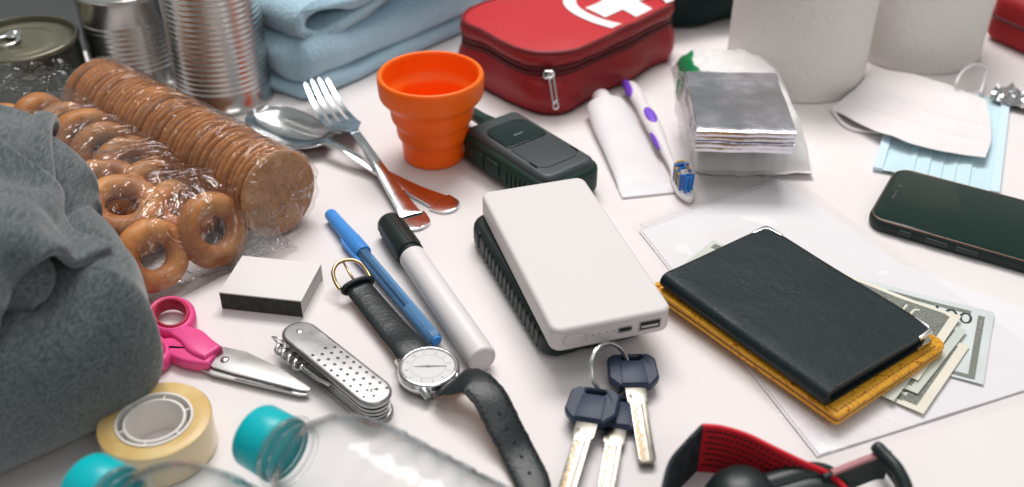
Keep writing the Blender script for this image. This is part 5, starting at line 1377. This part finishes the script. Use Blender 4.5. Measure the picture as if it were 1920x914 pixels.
# ================================================================ head torch
def head_torch():
    T = thing('head_torch', 'black head torch with a red-lined strap at the bottom edge', 'head torch', (110.3, -193.6, 0.0))
    blk = mat('strap_black', (.018, .025, .028), .8, spec=.2, bumps=[(900, .5, .5)], var=(160, (.035, .045, .05), .4, .65))
    red = mat('strap_red_lining', (.60, .018, .03), .7, spec=.2, bumps=[(1100, .4, .4)])
    def bandp(name, tops, h, m, th, n=50, lean=0.0):
        c_ = crom([lw(T, p) for p in tops], n); g0 = []; rings = []
        for i in range(n):
            a = c_[max(i - 1, 0)]; b = c_[min(i + 1, n - 1)]; d = Vector((b[0] - a[0], b[1] - a[1], 0)).normalized(); s = Vector((-d.y, d.x, 0)) * th
            p = Vector(c_[i]); lo = Vector((p.x, p.y, max(.3, p.z - h))) + Vector((-d.y, d.x, 0)) * lean
            rings.append([tuple(p + s * .5), tuple((p + lo) / 2 + s * .5), tuple(lo + s * .5), tuple(lo - s * .5), tuple((p + lo) / 2 - s * .5), tuple(p - s * .5)])
        MB().loft(rings).build(name, m, T, 50); return c_
    outer = [(58.4, -249.6, 26.0), (64.1, -227.5, 27.0), (69.9, -209.3, 28.0), (78.4, -197.9, 29.0), (87.5, -187.8, 30.0)]
    bandp('strap_outer', outer, 29, blk, 1.6)
    inn = [(87.3, -187.8, 30.0), (95.7, -188.8, 30.0), (106.8, -192.5, 29.0), (118.1, -198.6, 27.0), (129.5, -203.6, 24.0), (143.2, -208.8, 20.0), (151.2, -217.7, 16.0)]
    c_ = bandp('strap_inner', inn, 30, red, 1.8, 60)
    # little punched holes all over the red lining
    dots = MB(); n = 60
    for i in range(4, 46, 2):
        a = c_[i - 1]; b = c_[i + 1]; d = Vector((b[0] - a[0], b[1] - a[1], 0)).normalized(); nn = Vector((d.y, -d.x, 0))
        for j in range(7):
            p = Vector(c_[i]) + d * (1.3 if j % 2 else 0); z = p.z - 3.2 - j * 3.6
            if z < 1.5: continue
            o = p + nn * 1.02; ring = [tuple(Vector((o.x, o.y, z)) + d * (.95 * cos(t)) + Vector((0, 0, .85 * sin(t)))) for t in (2 * pi * q / 8 for q in range(8))]
            dots.add(ring, [list(range(8))])
    od = dots.build('punched_holes', mat('hole_dark', (.05, .008, .012), .8), T, 0, fix=False); od['kind'] = 'stuff'
    # lamp housing with its bracket
    c = lw(T, (101.5, -214.4, 6.0))
    MB().lathe([(0, 17), (7, 16), (12, 13.5), (15, 9), (16.5, 3), (16, -4), (13, -7), (0, -7.5)], 44, (c[0], c[1], c[2])).move(lambda x, y, z: (x + .12 * (z - c[2]), y, max(.5, z))).build('lamp_housing', black_plastic, T, 60)
    p0, p1, p2, p3 = (lw(T, p) for p in ((93.2, -213.4, 13.0), (112.7, -209.9, 15.0), (135.3, -204.1, 17.0), (147.2, -204.2, 15.0)))
    MB().tube(crom([p0, p1, p2, p3], 30), [2.6 + 2.6 * sin(pi * k / 29) ** .6 for k in range(30)], 16, flat=.7).build('bracket', black_plastic, T, 180)
    q = [lw(T, p) for p in ((92.8, -219.2, 8.0), (114.7, -215.4, 10.0), (137.3, -209.4, 12.0), (150.9, -213.2, 11.0))]
    MB().tube(crom(q, 30), [5 + 4 * sin(pi * k / 29) ** .6 for k in range(30)], 16, flat=.7).build('lower_bracket', black_plastic, T, 180)
    bandp('strap_tail', [(139.1, -210.4, 21.0), (150.9, -205.5, 22.0), (167.0, -198.7, 23.0), (172.0, -199.0, 24.0)], 17, mat('tail_black', (.012, .024, .023), .6), 1.8, 30)
    bandp('strap_tail_edge', [(142.7, -209.3, 22.6), (153.3, -204.7, 23.2), (164.6, -199.9, 23.6)], 2, mat('pinkish_edge', (.45, .20, .21), .6), 2.4, 20)
    b = [lw(T, p) for p in ((164.6, -196.6, 26.0), (168.2, -203.2, 25.0), (171.5, -210.6, 24.0), (173.4, -219.7, 20.0), (169.3, -228.3, 16.0))]
    MB().tube(crom(b, 26), [2.4, 2.9] + [3.2] * 24, 12).build('strap_slider', black_plastic, T, 180)
    b2 = [lw(T, p) for p in ((172.6, -186.2, 10.0), (175.2, -195.3, 9.0), (177.7, -204.2, 8.0), (176.8, -215.0, 6.0))]
    MB().tube(crom(b2, 22), 2.6, 12).build('strap_slider', black_plastic, T, 180)
head_torch()

# ================================================================ clear bottles with turquoise caps
def bottle(a, b, z, label, rz_roll):
    rz, _ = frame(a, b)
    T = thing('water_bottle', label, 'bottle', (a[0], a[1], z), rz, 'clear bottles with turquoise caps')
    cap = mat('turquoise_cap', (.0, .47, .52), .33, spec=.45, sss=.15, sssr=(.2, .8, 1)) if 'turquoise_cap' not in bpy.data.materials else bpy.data.materials['turquoise_cap']
    pet = film('clear_pet', rough=.025, base=.012, gain=.8, edge=(.38, .48, .49)) if 'clear_pet' not in bpy.data.materials else bpy.data.materials['clear_pet']
    R = 15.0
    MB().lathe([(0, 0), (R - 2.4, 0), (R - .8, .5), (R, 2), (R + .2, 15.2), (R - .1, 16), (R - 1, 16.2)], 72, axis='x').build('cap', cap, T, 40)
    MB().lathe([(R - 1.4, 15), (R - 1.4, 18.4), (R + 1.9, 18.8), (R + 2.3, 19.8), (R + 1.9, 20.8), (R - 1.2, 21.2), (R - 1.2, 22.6), (R + .3, 23.0), (R + .5, 23.8), (R + .1, 24.6), (R - 1.2, 25), (R - 1.2, 27), (R + 1.5, 29), (R + 7, 32), (26, 37.5), (29.3, 44), (31, 52), (31.6, 62), (31.6, 68), (30.0, 71), (31.6, 74), (31.6, 80), (30.0, 83), (31.6, 86), (31.6, 92), (30.0, 95), (31.6, 98), (31.6, 104), (30.0, 107), (31.6, 110), (31.6, 128), (31.6, 170), (28, 178), (0, 174)], 96, axis='x').move(lambda x, y, zz: (x, y + (.9 * nz(x, y, zz, .05) if x > 40 else 0), zz + (.9 * nz(y, x, zz, .05) if x > 40 else 0))).build('body', pet, T, 70)
    MB().lathe([(R - 2.2, 22), (R - 2.2, 27), (R + .4, 30), (R + 6, 33), (25, 38.5), (28.3, 45), (30, 53), (30.6, 63), (30.6, 168), (26, 175)], 96, axis='x', caps=False).build('inner_wall', pet, T, 70)
    # tamper ring left on the neck, tinted like the cap
    MB().lathe([(R - .6, 16.6), (R + .4, 16.7), (R + .4, 18.2), (R - .6, 18.3)], 64, axis='x', wrap=True).build('tamper_ring', mat('turquoise_ring', (.10, .55, .58), .3, trans=.3) if 'turquoise_ring' not in bpy.data.materials else bpy.data.materials['turquoise_ring'], T, 40)
    return T
bottle((-116.0, -195.5, 32.0), (-60.8, -233.7, 32.0), 32, 'clear plastic bottle with a turquoise cap beside the pocket knife', 0)
bottle((-182.8, -225.4, 32.0), (-126.1, -259.9, 32.0), 32, 'clear plastic bottle with a turquoise cap in front of the tape roll', 1)

# ================================================================ things at the far edge
def far_things():
    c = (162.4, 321.0, 0.0)
    T = thing('dark_bag', 'dark cloth bag lying behind the red first-aid pouch', 'bag', (c[0], c[1] + 32, 0), .3)
    dk = mat('dark_bag_cloth', (.010, .022, .021), .8, spec=.15, bumps=[(60, .4, 3), (900, .4, .4)])
    o = [(p[0], p[1]) for p in crom([(x, y, 0) for x, y in ((-75, -22), (-30, -34), (30, -30), (72, -24), (85, 10), (60, 40), (-60, 45), (-88, 12))], 80, True)]
    rings = []
    for k in range(15):
        t = -pi / 2 + pi * k / 14; rings.append([(x, y, 30 + 30 * sin(t)) for x, y in offset(o, 20 * (1 - cos(t)))])
    MB().loft(rings).move(lambda x, y, z: (x + nz(x, y, z, .03) * 8, y + nz(y, x, z, .03) * 8, max(.3, z + nz(x, y, 3, .03) * 8 * (z > 4)))).build('bag_body', dk, T, 180)
    MB().slab(rrect(-34, 44, -14, 26, 8, 5), 58, 66, 3, 3).move(lambda x, y, z: (x, y, z + nz(x, y, 1, .03) * 5)).build('leather_patch', mat('brown_leather', (.06, .032, .02), .5), T, 50)
    c = (429.5, 280.9, 0.0)
    T = thing('red_case', 'small red zipped case at the far right edge', 'case', (c[0] + 22, c[1] + 20, 0), .5)
    rd = mat('red_case_cloth', (.34, .016, .02), .6, spec=.3, bumps=[(30, .3, 3)])
    MB().slab(rrect(-42, 42, -30, 30, 12, 6), 0, 42, 9, 5).move(lambda x, y, z: (x + nz(x, y, z, .04) * 2, y + nz(y, x, z, .04) * 2, z)).build('case_body', rd, T, 60)
    MB().tube([(x, y, 22) for x, y in offset(rrect(-42, 42, -30, 30, 12, 6), -.3)], 1.6, 8, True).build('zip', mat('case_zip', (.10, .01, .012), .5), T, 180)
    c = (381.9, 181.1, 0.0)
    T = thing('pill_strip', 'crumpled silver foil strip at the right edge beyond the masks', 'foil strip', (c[0] + 4, c[1], 0), -.55)
    fo = mat('crumpled_foil', (.66, .65, .66), .2, 1.0, bumps=[(90, .5, 3)])
    g = [[(-22 + 80 * i / 30, -13 + 26 * j / 12, 5 + 12 * abs(nz(i * .25, j * .35, 2, 1.0)) + 5 * nz(i * .6, j * .6, 5, 1.0)) for j in range(13)] for i in range(31)]
    MB().sheet(g, .5).build('foil', fo, T, 22)
far_things()
